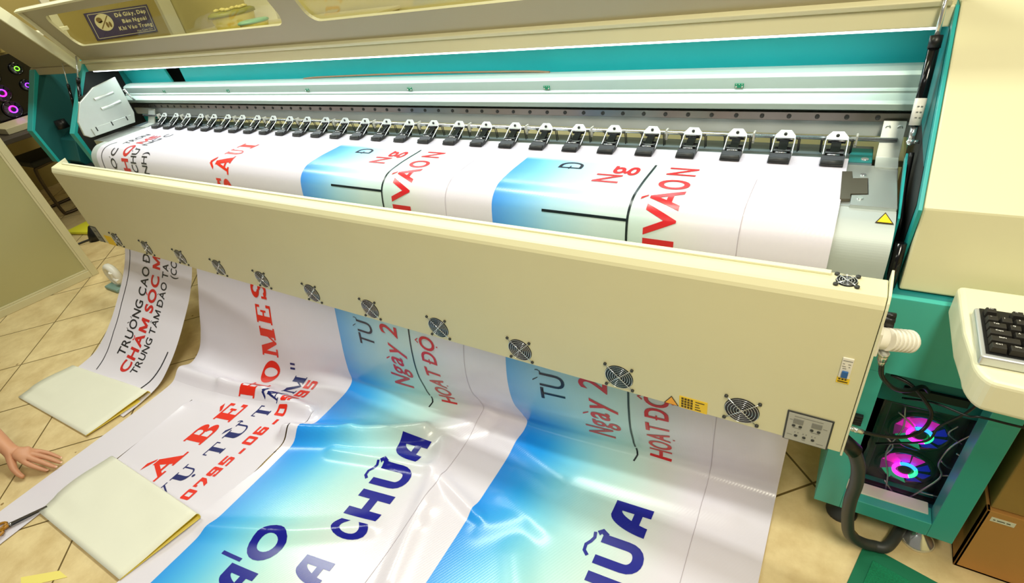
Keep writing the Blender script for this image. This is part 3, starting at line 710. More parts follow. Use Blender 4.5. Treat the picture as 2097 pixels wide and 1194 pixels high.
# warning stickers
bm = bm_new()
a, b, c = Vector((-.2525, .8988, .5375)), Vector((-.234, .8988, .4985)), Vector((-.271, .8988, .4985)); ce = (a + b + c) / 3 
b.z = c.z = .5075; ce = (a + b + c) / 3
tri_sign(bm, a, b, c, (0, 0, 0), 1); tri_sign(bm, ce + (a - ce) * .82, ce + (b - ce) * .82, ce + (c - ce) * .82, (0, -.0005, 0), 0)
D('warning_triangle', bm, [M_ORANGE, M_INK], recalc=False)
bm = bm_new(); box(bm, -.2335, -.1675, .8988, .8998, .5065, .5460); wl = D('warning_label', bm, M_YELLOW)
bm = bm_new(); rr = random.Random(3)
for r in range(4):
    for k in range(4):
        x = -.2285 + k * .0072; z = .5365 - r * .0088
        for q in range(3): 
            box(bm, x, x + .0056, .8982, .8987, z + q * .0024, z + q * .0024 + .0011)
        xx = x + rr.uniform(.001, .004); box(bm, xx, xx + .0011, .8982, .8987, z, z + .0062)
for r, w in enumerate((.021, .009, .011, .014)): box(bm, -.1955, -.1955 + w, .8982, .8987, .5375 - r * .0085, .5398 - r * .0085)
obj('label_print', bm, M_INK, wl)
bm = bm_new(); box(bm, -3.268, -3.205, .8980, .8998, .5100, .600); gp = D('grey_panel', bm, M_RUBBER)
bm = bm_new(); box(bm, -3.2655, -3.2075, .8970, .8979, .5135, .5965); obj('panel_face', bm, M_GREYD, gp)
bm = bm_new()
for x, z in ((-3.25, .57), (-3.232, .57), (-3.245, .535), (-3.228, .535)): box(bm, x, x + .010, .8962, .8969, z, z + .006)
obj('panel_print', bm, M_RUBBER, gp)
bm = bm_new(); box(bm, -3.165, -3.085, .8985, .8998, .5068, .560); D('warning_label', bm, M_YELLOW)
# plugs on the right end
D('end_knob', KNOB, M_BLACK)
bm = bm_new(); tube(bm, [(.1135, .955, .790), (.130, .960, .786)], .0215, 20); box(bm, .113, .122, .93, .98, .762, .818)
hb = D('ribbed_socket', bm, M_WHITEP, .002); lab(hb, 'white ribbed plastic socket on the right end')
for k in range(6):
    x = .1325 + k * .0072; bm = bm_new(); tube(bm, [(x, .961 + k * .005, .785 - k * .003), (x + .0046, .9642 + k * .005, .783 - k * .003)], .0225, 20); tube(bm, [(x + .004, .963 + k * .005, .784 - k * .003), (x + .0074, .966 + k * .005, .7825 - k * .003)], .0185, 16); obj('socket_rib', bm, M_WHITEP, hb, .001)
bm = bm_new(); tube(bm, [(.1335, .948, .762), (.1345, .949, .742)], .0085, 14); tube(bm, [(.1345, .949, .7425), (.1355, .95, .732)], .0062, 14); tube(bm, [(.1335, .948, .7625), (.1333, .948, .757)], .0100, 14); D('cable_plug', bm, M_CHROME)
bm = bm_new(); tube(bm, [(.112, .945, .540), (.132, .949, .533)], .0042, 12); tube(bm, [(.122, .947, .537), (.142, .950, .5325)], .0058, 12); D('coaxial_plug', bm, M_CHROME)
bm = bm_new(); tube(bm, [(.103, .947, .505), (.122, .950, .484), (.140, .952, .464)], [.016, .017, .018], 16); D('cable_gland', bm, M_BLACK)
for k, (dx, mm) in enumerate(((0, M_LOOSEY), (.006, M_BLACK), (-.005, M_BEIGE2))):
    bm = bm_new(); tube(bm, smooth_path([(.098 + dx, .935, .520), (.106 + dx, .934, .505), (.118 + dx, .938, .488)]), .003, 6); D('wire', bm, mm)
# ---- surface of the banner: profile curves across its width
UL, UR = -3.205, 0.012
USL, USR = -2.555, -2.53      # slit between first strip and the rest
US2 = -1.675                  # floor slit between second strip and third column
HEAD=[(1.44,.946),(1.30,.946),(1.19,.946),(1.128,.938),(1.093,.912),(1.078,.87),(1.07,.80)]
KEYS={
 0.012:[(1.062,.70),(1.058,.60),(1.055,.45),(1.06,.36),(1.07,.28),(1.09,.18),(1.108,.09),(1.108,.035),(1.08,.012),(.98,.006)],
 -0.83:[(1.06,.70),(1.045,.60),(1.015,.45),(.993,.37),(.981,.29),(.987,.19),(1.025,.08),(1.04,.030),(1.01,.012),(.90,.006)],
 -1.65:[(1.06,.70),(1.047,.60),(1.017,.45),(.997,.366),(.977,.279),(.957,.18),(.945,.09),(.94,.035),(.905,.014),(.80,.006)],
 -2.53:[(1.055,.70),(1.030,.60),(.965,.44),(.92,.34),(.873,.242),(.83,.15),(.775,.07),(.70,.03),(.62,.014),(.50,.006)],
}
KEYS1=[(1.055,.70),(1.025,.60),(.955,.43),(.885,.325),(.805,.235),(.71,.140),(.63,.075),(.56,.032),(.47,.012),(.38,.006)]
YEND=-1.2
def catmull(P,n=24):
    P=np.array(P,float)
    Q=np.vstack([2*P[0]-P[1],P,2*P[-1]-P[-2]])
    out=[]
    for i in range(1,len(Q)-2):
        p0,p1,p2,p3=Q[i-1:i+3]
        d=lambda a,b:max(np.sqrt(np.linalg.norm(b-a)),1e-6)
        t0=0;t1=t0+d(p0,p1);t2=t1+d(p1,p2);t3=t2+d(p2,p3)
        t=np.linspace(t1,t2,n,endpoint=False)[:,None]
        A1=(t1-t)/(t1-t0)*p0+(t-t0)/(t1-t0)*p1
        A2=(t2-t)/(t2-t1)*p1+(t-t1)/(t2-t1)*p2
        A3=(t3-t)/(t3-t2)*p2+(t-t2)/(t3-t2)*p3
        B1=(t2-t)/(t2-t0)*A1+(t-t0)/(t2-t0)*A2
        B2=(t3-t)/(t3-t1)*A2+(t-t1)/(t3-t1)*A3
        out.append((t2-t)/(t2-t1)*B1+(t-t1)/(t2-t1)*B2)
    out.append(P[-1:])
    return np.vstack(out)
def prof(u,strip):
    if strip==1: tail=KEYS1
    else:
        ks=sorted(KEYS); u=min(max(u,ks[0]),ks[-1])
        for a,b in zip(ks[:-1],ks[1:]):
            if a<=u<=b: break
        w=(u-a)/(b-a); w=w*w*(3-2*w)*.5+w*.5
        tail=[tuple(np.array(p)*(1-w)+np.array(q)*w) for p,q in zip(KEYS[a],KEYS[b])]
    P=HEAD+list(tail)+[(tail[-1][0]-.3,.005),(YEND,.005)]
    C=catmull(P)
    s=np.concatenate([[0],np.cumsum(np.linalg.norm(np.diff(C,axis=0),axis=1))])
    return s,C
NU=49
UT=np.linspace(USR,UR,NU); VT=np.linspace(0,3.0,1501)
def table(strip):
    T=[]
    for u in (UT if strip==0 else [0]):
        s,C=prof(u,strip)
        T.append(np.stack([np.interp(VT,s,C[:,0]),np.interp(VT,s,C[:,1])],1))
    return np.array(T)
T0=table(0);T1=table(1)
# (x1,y1,x2,y2,height,width)  wrinkles lying on the floor part
RIDGES=[(-2.55,.66,-2.23,.69,.040,.026),(-2.23,.69,-1.97,.735,.052,.022),(-1.97,.735,-1.70,.745,.046,.022),
 (-1.70,.63,-1.43,.735,.056,.024),(-1.43,.735,-1.17,.86,.048,.026),(-1.17,.86,-.99,.99,.025,.035),
 (-1.46,.64,-1.22,.70,.016,.016),(-1.22,.70,-1.05,.735,.014,.014),(-1.05,.74,-.78,.65,.016,.016),
 (-1.07,.85,-.98,.62,.016,.025),(-1.0,.64,-.92,.36,.016,.022),(-.75,.76,-.59,.71,.010,.028),(-.77,.63,-.64,.73,.008,.028),
 (-1.64,.215,-1.35,.335,.012,.018),(-1.35,.335,-1.10,.47,.012,.018),(-.90,.98,-.62,.90,.014,.03),(-.55,.93,-.1,.98,.010,.03),(-.45,.80,-.05,.86,.006,.04),
 (-.62,.60,-.45,.35,.008,.03),(-1.05,.74,-.95,.55,.012,.012)]
def wr(x,y):
    z=np.zeros_like(x)
    for x1,y1,x2,y2,h,w in RIDGES:
        dx,dy=x2-x1,y2-y1;L=dx*dx+dy*dy
        t=((x-x1)*dx+(y-y1)*dy)/L
        tc=np.clip(t,0,1)
        d2=(x-x1-tc*dx)**2+(y-y1-tc*dy)**2
        z=np.maximum(z,h*np.exp(-d2/(2*w*w)))+.25*np.minimum(z,h*np.exp(-d2/(2*w*w)))
    return z
def S(u,v,strip=0):
    u,v=np.broadcast_arrays(np.asarray(u,float),np.asarray(v,float))
    vi=np.clip(v/VT[-1]*(len(VT)-1),0,len(VT)-1.001);v0=vi.astype(int);fv=(vi-v0)[...,None]
    if strip==1: P=T1[0][v0]*(1-fv)+T1[0][v0+1]*fv
    else:
        ui=np.clip((u-UT[0])/(UT[-1]-UT[0])*(NU-1),0,NU-1.001);u0=ui.astype(int);fu=(ui-u0)[...,None]
        P=(T0[u0,v0]*(1-fv)+T0[u0,v0+1]*fv)*(1-fu)+(T0[u0+1,v0]*(1-fv)+T0[u0+1,v0+1]*fv)*fu
    x=u.copy();y=P[...,0];z=P[...,1].copy()
    if strip==0:
        fl=np.clip((.16-z)/.12,0,1)*np.clip((1.10-y)/.05,0,1)
        z=z+fl*wr(x,y)
        # gentle waves in the hanging part
        hang=np.clip((.62-z)/.2,0,1)*np.clip((z-.10)/.15,0,1)
        y=y+hang*.006*np.sin(u*5.2+z*3)*np.sin(u*2.1+1)
    return np.stack([x,y,z],-1)
# ------------------------------------------------------------------ the printed banner
U0S = (-1.64, -.820)            # left edges of the two blue panels
PW = .820
def mix(a, b, t): t = min(max(t, 0), 1); return tuple(x * (1 - t) + y * t for x, y in zip(a, b))
def ramp(st, t):
    for (a, ca), (b, cb) in zip(st[:-1], st[1:]):
        if t <= b: return mix(ca, cb, (t - a) / (b - a) if b > a else 0)
    return st[-1][1]
WHITE = (225, 220, 232)
UP = [(0, (70, 150, 236)), (.10, (112, 184, 240)), (.22, (170, 216, 236)), (.38, (206, 228, 230)), (.52, (204, 226, 222)), (.64, (224, 224, 226)), (.74, WHITE), (1, WHITE)]
HG = [(0, (92, 164, 226)), (.12, (138, 194, 226)), (.28, (176, 214, 224)), (.48, (196, 222, 222)), (.60, (214, 220, 226)), (.72, WHITE), (1, WHITE)]
FL = [(0, (24, 140, 238)), (.13, (46, 164, 242)), (.25, (118, 206, 240)), (.36, (168, 224, 232)), (.50, (196, 226, 222)), (.62, (214, 222, 222)), (.74, WHITE), (1, WHITE)]
FL2 = [(0, (50, 156, 238)), (.12, (92, 192, 240)), (.25, (150, 220, 228)), (.40, (190, 228, 220)), (.55, (212, 226, 222)), (.68, WHITE), (1, WHITE)]
def ink(u, v):
    for u0 in U0S:
        if u0 <= u < u0 + PW:
            t = (u - u0) / PW
            if v < .8: c = ramp(UP, t)
            elif v < 1.05: c = mix(ramp(UP, t), ramp(HG, t), (v - .8) / .1)
            elif v < 1.5: c = mix(ramp(HG, t), ramp(FL, t), (v - 1.12) / .2)
            else: c = mix(ramp(FL, t), ramp(FL2, t), (v - 1.5) / .45)
            return mix(WHITE, c, (v - .118) / .022)
    return WHITE
def banner_mat():
    m = bpy.data.materials.new('printed_vinyl'); m.use_nodes = True
    nt = m.node_tree; b = nt.nodes['Principled BSDF']
    a = nt.nodes.new('ShaderNodeAttribute'); a.attribute_name = 'ink'
    nt.links.new(a.outputs['Color'], b.inputs['Base Color'])
    b.inputs['Roughness'].default_value = .25; b.inputs['Specular IOR Level'].default_value = .6
    tc = nt.nodes.new('ShaderNodeTexCoord'); w = nt.nodes.new('ShaderNodeTexWave')
    mp = nt.nodes.new('ShaderNodeMapping'); mp.inputs['Rotation'].default_value = (0, 0, .5)
    nt.links.new(tc.outputs['Object'], mp.inputs['Vector']); nt.links.new(mp.outputs[0], w.inputs['Vector'])
    w.inputs['Scale'].default_value = 42; w.inputs['Distortion'].default_value = .4
    n = nt.nodes.new('ShaderNodeTexNoise'); n.inputs['Scale'].default_value = 14; nt.links.new(tc.outputs['Object'], n.inputs['Vector'])
    ad = nt.nodes.new('ShaderNodeMath'); ad.operation = 'MULTIPLY_ADD'; nt.links.new(n.outputs['Fac'], ad.inputs[0]); ad.inputs[1].default_value = 3.0; nt.links.new(w.outputs['Fac'], ad.inputs[2])
    bp = nt.nodes.new('ShaderNodeBump'); bp.inputs['Strength'].default_value = .06; bp.inputs['Distance'].default_value = .0012
    nt.links.new(ad.outputs[0], bp.inputs['Height']); nt.links.new(bp.outputs['Normal'], b.inputs['Normal'])
    return m
DV = .01
def grid(us, vs, strip, sink, verts, faces, cols, drop=0.0):
    U, V = np.meshgrid(us, vs, indexing='ij'); Pn = S(U, V, strip)
    if sink is not None: Pn = sink(U, V, Pn)
    base = len(verts); nv = len(vs)
    verts += [tuple(p) for p in Pn.reshape(-1, 3)]
    for i in range(len(us) - 1):
        uc = (us[i] + us[i + 1]) / 2
        for j in range(nv - 1):
            faces.append((base + i * nv + j, base + i * nv + j + 1, base + (i + 1) * nv + j + 1, base + (i + 1) * nv + j))
            for (a, b) in ((i, j), (i, j + 1), (i + 1, j + 1), (i + 1, j)):
                uu = us[a] + (uc - us[a]) * 1e-3
                cols.append(ink(uu, vs[b]))
def steps(a, b, d, extra=()):
    n = max(1, int(round((b - a) / d))); s = list(np.linspace(a, b, n + 1))
    for e in extra:
        if a < e < b:
            k = int(np.argmin([abs(x - e) for x in s]))
            if 0 < k < len(s) - 1: s[k] = e
            else: s.append(e)
    return sorted(s)
VS = .62       # the cut starts behind the dryer
verts, faces, cols = [], [], []
grid(steps(UL, UR, .0125, U0S), steps(0.02, VS, DV), 0, None, verts, faces, cols)
grid(steps(UL, USL, .0125), steps(VS, 1.62, DV), 1, None, verts, faces, cols)
grid(steps(USR, UR, .0125, U0S + (US2,)), steps(VS, 1.44, DV), 0, None, verts, faces, cols)
def lift2(U, V, Pn):   # the trimmed edge stands up a little where the cut begins; the other edge draws away from the third column
    Q = Pn.copy(); w = np.exp(-np.clip(U + 2.318, 0, 1) / .05) * np.clip((V - 1.50) / .04, 0, 1) * np.clip((1.85 - V) / .3, 0, 1) * .012; Q[..., 2] += w
    Q[..., 0] -= .014 * np.exp(-np.clip(US2 - U, 0, 1) / .05) * np.clip((V - 1.44) / .10, 0, 1) * np.clip((1.9 - V) / .2, 0, 1); return Q
def lift3(U, V, Pn):
    Q = Pn.copy(); w = np.clip((V - 1.44) / .1, 0, 1) * np.exp(-np.clip(U - US2, 0, 1) / .03) * (.003 + .006 * np.clip(np.sin(V * 9), 0, 1)); Q[..., 2] += w
    Q[..., 0] -= .075 * np.clip((V - 1.72) / .4, 0, 1) * np.exp(-np.clip(U - US2, 0, 1) / .013); return Q
grid(steps(USR, US2, .0125), steps(1.44, 1.50, DV), 0, lift2, verts, faces, cols)
grid(steps(-2.318, US2, .0125), steps(1.50, 1.98, DV), 0, lift2, verts, faces, cols)
grid(steps(USR, -2.324, .0125), steps(1.50, 1.98, DV), 0, None, verts, faces, cols)
grid(steps(USR, -2.350, .0125), steps(1.98, 2.42, DV), 0, None, verts, faces, cols)
grid(steps(US2, UR, .0125, U0S), steps(1.44, 2.32, DV), 0, lift3, verts, faces, cols)
me = bpy.data.meshes.new('printed_banner'); me.from_pydata(verts, [], faces)
at = me.color_attributes.new('ink', 'FLOAT_COLOR', 'CORNER')
flat = []
for c in cols: flat += [lin(c[0]), lin(c[1]), lin(c[2]), 1.0]
at.data.foreach_set('color', flat)
for p in me.polygons: p.use_smooth = True
BAN = bpy.data.objects.new('printed_banner', me); COL.objects.link(BAN); me.materials.append(banner_mat())
tag(BAN, 'wide white and blue printed vinyl banner running out of the printer onto the tiled floor', 'banner')
bb = bmesh.new(); bb.from_mesh(me); bmesh.ops.recalc_face_normals(bb, faces=bb.faces); 
if sum(f.normal.z for f in bb.faces) < 0: bmesh.ops.reverse_faces(bb, faces=bb.faces)
bb.to_mesh(me); bb.free()

class Ink:
    """letters gathered in (u, v) and laid on the sheet"""
    def __init__(s): s.bm = bmesh.new()
    def add(s, VF, ub, ut, v0, v1):
        V, F = VF
        grp = list(range(len(V)))              # separate strokes of a letter lie a hair above each other
        def root(a):
            while grp[a] != a: a = grp[a]
            return a
        for f in F:
            for k in f[1:]: grp[root(k)] = root(f[0])
        lay = {}; 
        for k in range(len(V)): lay.setdefault(root(k), len(lay))
        vs = [s.bm.verts.new((ub - y * (ub - ut), v0 + x * (v1 - v0), (lay[root(k)] % 14) * 3.5e-5)) for k, (x, y) in enumerate(V)]
        for f in F:
            try: s.bm.faces.new([vs[i] for i in f])
            except ValueError: pass
        return s
    def rect(s, u0, u1, v0, v1):
        vs = [s.bm.verts.new(p) for p in ((u0, v0, 0), (u1, v0, 0), (u1, v1, 0), (u0, v1, 0))]; s.bm.faces.new(vs); return s
    def line(s, pts, w):
        V, F = stroke_poly(pts, w); vs = [s.bm.verts.new((u, v, 0)) for u, v in V]
        for f in F: s.bm.faces.new([vs[i] for i in f])
        return s
    def done(s, name, m, strip=0, off=.0011, lift=None):
        bm = s.bm
        bmesh.ops.triangulate(bm, faces=bm.faces)
        us = [v.co.x for v in bm.verts]; vv = [v.co.y for v in bm.verts]
        for lo, hi, d, n in ((min(us), max(us), .0125, (1, 0, 0)), (min(vv), max(vv), .01, (0, 1, 0))):
            k = math.ceil(lo / d)
            while k * d < hi:
                g = bm.verts[:] + bm.edges[:] + bm.faces[:]
                bmesh.ops.bisect_plane(bm, geom=g, plane_co=tuple(c * k * d for c in n), plane_no=n, dist=1e-6); k += 1
        U = np.array([v.co.x for v in bm.verts]); V = np.array([v.co.y for v in bm.verts])
        Pn = S(U, V, strip); e = 2e-3
        du = S(U + e, V, strip) - S(U - e, V, strip); dv = S(U, V + e, strip) - S(U, V - e, strip)
        if lift: Pn = lift(U, V, Pn)
        N = np.cross(dv, du); N /= np.linalg.norm(N, axis=1)[:, None]
        N[(N[:, 1] > 0.2) & (N[:, 2] < 0.2)] *= -1
        N[N[:, 2] < -.5] *= -1
        H = np.array([v.co.z for v in bm.verts]); Pn = Pn + N * (off + H)[:, None]
        for v, p in zip(bm.verts, Pn): v.co = p
        o = obj(name, bm, m, BAN, smooth=True, recalc=False); return o
T = norm_text
# first strip
i = Ink(); i.add(T('TRƯỜNG CAO Đ', .012), -2.945, -3.015, 1.388, .850); i.done('printed_line', M_BLK, 1)
i = Ink(); i.add(T('CHĂM SÓC M', .03), -2.842, -2.915, 1.455, .845); i.done('printed_line', M_RED2, 1)
i = Ink(); i.add(T('TRUNG TÂM ĐÀO TẠ', .010), -2.765, -2.818, 1.440, .872); i.done('printed_line', M_BLK, 1)
i = Ink(); i.add(T('(CC', .008), -2.688, -2.742, .935, .852); i.done('printed_line', M_BLK, 1)
i = Ink(); i.line([(-3.150, .70), (-3.150, 1.15), (-3.135, 1.30), (-3.10, 1.42), (-3.06, 1.50)], .006); i.done('printed_frame_line', M_BLK, 1); i = Ink(); i.line([(-2.606, 1.28), (-2.612, 1.36), (-2.63, 1.44), (-2.66, 1.52)], .008); i.done('printed_frame_line', M_BLK, 1)
# same strip up on the platen
i = Ink(); i.add(T('ỢC', .012), -3.012, -3.062, .418, .312); i.done('printed_line', M_BLK); i = Ink(); i.add(T('TRON', .004), -3.00, -3.05, .272, .150); i.done('printed_line', M_BLK)
i = Ink(); i.add(T('HO', .03), -2.888, -2.948, .422, .276); i.done('printed_line', M_RED2); i = Ink(); i.add(T('ME', .02), -2.885, -2.95, .258, .160); i.done('printed_line', M_RED2)
i = Ink(); i.add(T('CHỨ', .010), -2.812, -2.862, .424, .296); i.done('printed_line', M_BLK); i = Ink(); i.add(T('NG C', .004), -2.82, -2.87, .270, .130); i.done('printed_line', M_BLK)
i = Ink(); i.add(T('NH)', .008), -2.716, -2.762, .424, .318); i.done('printed_line', M_BLK)
i = Ink(); i.line([(-3.150, .50), (-3.150, .32), (-3.140, .285), (-3.12, .265)], .006); i.done('printed_frame_line', M_BLK)
# second strip, red slab letters
i = Ink()
for ch, v0, v1, ub, ut in (('À', 1.885, 1.735, -2.040, -2.130), ('B', 1.695, 1.585, -2.030, -2.125), ('É', 1.565, 1.458, -2.020, -2.112), ('H', 1.435, 1.345, -2.010, -2.10), ('O', 1.335, 1.225, -2.015, -2.105), ('M', 1.205, 1.062, -2.027, -2.118), ('E', 1.045, .948, -2.030, -2.125), ('S', .930, .84, -2.040, -2.140)):
    i.add(slab(ch, .30, .12), ub, ut, v0, v1)
i.done('printed_line', M_RED)
i = Ink()
for ch, v0, v1 in (('S', .475, .392), ('Â', .378, .290), ('U', .284, .236), ('I', .226, .172)): i.add(slab(ch, .30, .12), -2.078, -2.176, v0, v1)
i.done('printed_line', M_RED)
for word in ((('V', 1.965, 1.875, -1.925, -1.985), ('Ụ', 1.865, 1.785, -1.922, -1.985)), (('T', 1.735, 1.665, -1.902, -1.970), ('Ừ', 1.645, 1.550, -1.903, -1.970)), (('T', 1.515, 1.455, -1.884, -1.955), ('Â', 1.445, 1.385, -1.872, -1.940), ('M', 1.370, 1.275, -1.868, -1.930))):
    i = Ink()
    for ch, v0, v1, ub, ut in word: i.add(slab(ch, .28, .08, .07, .10), ub, ut, v0, v1)
    if len(word) == 3: i.rect(-1.965, -1.940, 1.250, 1.240); i.rect(-1.965, -1.940, 1.228, 1.218)
    i.done('printed_line', M_NAVY)
i = Ink(); ph = '0795.06.0995'; v = 1.920; wd = (1.920 - 1.275) / 12
for k, ch in enumerate(ph):
    f = k / 11; i.add(squareglyph(ch), -1.824 + .022 * f, -1.866 + .010 * f, v - k * wd, v - k * wd - wd * .80)
i.done('printed_line', M_RED)
# the two repeated blue panels
for k, u0 in enumerate(U0S):
    i = Ink(); i.add(T('Đ', 0), u0 + .203, u0 + .130, .190, .145); i.done('printed_line', M_BLK); i = Ink(); i.add(T('TỪ', 0), u0 + .203, u0 + .118, 1.022, .905); i.done('printed_line', M_BLK)
    i = Ink(); i.add(T('N', .012), u0 + .333, u0 + .262, .252, .206); i.add(T('g', .012), u0 + .343, u0 + .272, .203, .150); i.done('printed_line', M_RED2)
    i = Ink(); i.add(T('Ngày 2', .012, .12), u0 + .340, u0 + .252, 1.200, .895); i.done('printed_line', M_RED2)
    i = Ink(); i.rect(u0 + .3945, u0 + .4005, .128, .60); i.rect(u0 + .160, u0 + .3945, .366, .373); i.done('printed_rule', M_LINEK); i = Ink(); i.line([(u0 + .406, .80), (u0 + .405, 1.0), (u0 + .400, 1.20), (u0 + .402, 1.23)], .006)
    i.line([(u0 + .405, 1.236), (u0 + .412, 1.262), (u0 + .406, 1.285)], .006)
    i.done('printed_rule', M_LINEK)
    i = Ink()
    for ch, v0, v1 in (('I', .432, .408), ('V', .400, .322), ('À', .334, .264), ('O', .260, .210), ('N', .182, .137)): i.add(T(ch, .022 if ch != 'N' else .012), u0 + .512, u0 + .440, v0, v1)
    i.done('printed_line', M_RED2); i = Ink(); i.add(T('HOẠT ĐỘ', .016, .06), u0 + .520, u0 + .452, 1.255, .893); i.done('printed_line', M_RED2)
    i = Ink()
    for ch, v0, v1 in (('C', 1.862, 1.800), ('H', 1.782, 1.680), ('U', 1.656, 1.562)):
        i.add(T(ch, .05), u0 + .535, u0 + .420, v0, v1)
    i.add(stylA(), u0 + .523, u0 + .408, 1.540, 1.440)
    i.line([(u0 + .425, 1.566), (u0 + .408, 1.556), (u0 + .398, 1.566)], .016)
    i.line([(u0 + .392, 1.640), (u0 + .378, 1.628), (u0 + .376, 1.610), (u0 + .386, 1.596), (u0 + .392, 1.582), (u0 + .388, 1.565)], .010)
    i.done('printed_line', M_BLUEINK); i = Ink(); i.add(stylA(), u0 + .520, u0 + .410, 2.025, 1.940)
    i.done('printed_line', M_BLUEINK); i = Ink(); i.add(T('O', .05), u0 + .305, u0 + .195, 2.010, 1.888)
    i.add(stylA(), u0 + .310, u0 + .195, 2.125, 2.040); i.rect(u0 + .130, u0 + .215, 2.018, 2.030)
    i.done('printed_line', M_BLUEINK)
    i = Ink(); i.rect(u0 + .654, u0 + .6555, .17, .60); i.done('printed_hairline', M_SCR); i = Ink(); i.line([(u0 + .654, .85), (u0 + .640, 1.25), (u0 + .652, 1.7), (u0 + .648, 2.1)], .0016); i.done('printed_hairline', M_SCR)

# ------------------------------------------------------------------ folded vinyl sheets on the floor
def folded(name, label, c, lift):
    """c: near-left, far-left, far-right, near-right corners on the floor"""
    nl, fl, fr, nr = [Vector((p[0], p[1], 0)) for p in c]
    prof = []
    for k in range(15):                       # bottom layer, near -> far
        prof.append((k / 14, .0035 + lift, 0))
    for k in range(1, 9):                      # loop at the far edge
        a = -PI / 2 + PI * k / 9; prof.append((1 + .028 * math.cos(a), .0165 + lift + .013 * math.sin(a), 0))
    for k in range(15): 
        s = 1 - k / 14; prof.append((s, .0295 + lift - .022 * (1 - s) ** .7, 0))
    bm = bm_new(); rows = []
    NX = 14
    for a in range(NX + 1):
        s = a / NX; row = []
        for t, h, _ in prof:
            p = (nl * (1 - s) + nr * s) * (1 - t) + (fl * (1 - s) + fr * s) * t
            wob = .004 * math.sin(s * 5 + t * 4) * (1 if h > .012 + lift else 0)
            thin = .55 + .45 * s
            row.append(bm.verts.new((p.x - .025 * math.sin(PI * t) * (1 - s), p.y, lift + (h - lift) * thin + max(wob, 0))))
        rows.append(row)
    for a in range(NX):
        for j in range(len(prof) - 1):
            f = bm.faces.new((rows[a][j], rows[a][j + 1], rows[a + 1][j + 1], rows[a + 1][j])); f.smooth = True
    bm.normal_update(); bm.faces.ensure_lookup_table()
    if bm.faces[len(prof) - 3].normal.z < 0: bmesh.ops.reverse_faces(bm, faces=bm.faces)
    o = obj(name, bm, [M_PAPER, M_PAPERY], recalc=False)
    md = o.modifiers.new('thickness', 'SOLIDIFY'); md.thickness = .0016; md.offset = -1; md.material_offset = 1; md.material_offset_rim = 1
    # outer side ivory, inner side yellow
    return tag(o, label, 'folded sheet', 'folded ivory vinyl sheets weighing down the banner')
folded('folded_sheet', 'ivory folded vinyl sheet with yellow inside on the end of the leftmost banner strip', [(-3.279, .205), (-3.233, .448), (-2.560, .505), (-2.600, .233)], .006)
folded('folded_sheet', 'ivory folded vinyl sheet with yellow inside next to the scissors in front', [(-2.345, -.050), (-2.330, .219), (-1.695, .222), (-1.745, -.036)], .012)
bm = bm_new(); prism(bm, [(-2.075, -.215), (-1.955, -.119), (-2.01, -.122), (-2.12, -.20)], 'z', .0006, .0014); tag(obj('yellow_paper', bm, M_LOOSEY), 'loose corner of yellow paper on the tiles at the bottom edge', 'paper')

# ------------------------------------------------------------------ scissors, hand
SCI = thing('scissors', 'steel scissors with amber handles cutting along the banner strip', 'scissors', (-2.36, -.10, .012))
for s in (-1, 1):
    bm = bm_new(); d = Vector((.045, .085, 0)).normalized(); nrm = Vector((d.y, -d.x, 0)); a = Vector((-2.395, -.132, .016 + s * .003))
    p = [a + nrm * (.006 * s), a + d * .125 + nrm * (.002 * s), a + d * .123 - nrm * (.004 * s), a - nrm * (.008 * s)]
    A = [bm.verts.new(q) for q in p]; B = [bm.verts.new(q + Vector((0, 0, .0022))) for q in p]
    bm.faces.new(A); bm.faces.new(B[::-1])
    for q in range(4): bm.faces.new((A[q], A[(q + 1) % 4], B[(q + 1) % 4], B[q]))
    obj('blade', bm, M_STEEL, SCI, .0006)
    bm = bm_new(); c = a - d * .05 + nrm * (.022 * s); pts = [c + d * (.036 * math.cos(t)) + nrm * (.017 * math.sin(t)) for t in [2 * PI * q / 20 for q in range(21)]]
    tube(bm, pts, .0052, 8, False); tube(bm, [a, a - d * .018 + nrm * (.010 * s)], .006, 8); obj('handle', bm, M_AMBER, SCI)
bm = bm_new(); lathe(bm, [(.005, 0), (.005, .007), (.002, .008)], (-2.393, -.128, .014), 12, 'z'); obj('pivot_screw', bm, M_CHROME, SCI)

def skin_body(name, chains, m, parent=None):
    """chains: list of [(co, radius), ...]; a chain whose first point equals an existing one is welded to it"""
    V = []; R = []; E = []; idx = {}
    for ch in chains:
        prev = None
        for co, r in ch:
            key = tuple(round(c, 4) for c in co)
            if key not in idx: idx[key] = len(V); V.append(co); R.append(r)
            k = idx[key]
            if prev is not None and prev != k: E.append((prev, k))
            prev = k
    me = bpy.data.meshes.new(name); me.from_pydata(V, E, [])
    o = bpy.data.objects.new(name, me); COL.objects.link(o)
    sk = o.modifiers.new('skin', 'SKIN'); sk.use_smooth_shade = True; sk.branch_smoothing = .3
    for k, r in enumerate(R): me.skin_vertices[0].data[k].radius = (r if isinstance(r, tuple) else (r, r))
    me.skin_vertices[0].data[0].use_root = True
    sb = o.modifiers.new('sub', 'SUBSURF'); sb.levels = 2; sb.render_levels = 2
    # apply so that the figure is an ordinary mesh
    dg = bpy.context.evaluated_depsgraph_get(); em = bpy.data.meshes.new_from_object(o.evaluated_get(dg))
    o.modifiers.clear(); o.data = em; bpy.data.meshes.remove(me); em.name = name
    em.materials.clear(); em.materials.append(m)
    for p in em.polygons: p.use_smooth = True
    return o
wrist = (-2.712, .030, .098); palm = (-2.665, .046, .078)
heel = (-2.694, .036, .090)
wrist2 = (-2.640, -.325, .085); heel2 = (-2.615, -.308, .076); palm2 = (-2.575, -.282, .062)
pelvis = (-3.85, -.35, .30); spine = (-3.68, -.34, .56); chest = (-3.50, -.33, .76); neck = (-3.41, -.33, .90); skull = (-3.335, -.33, 1.02)
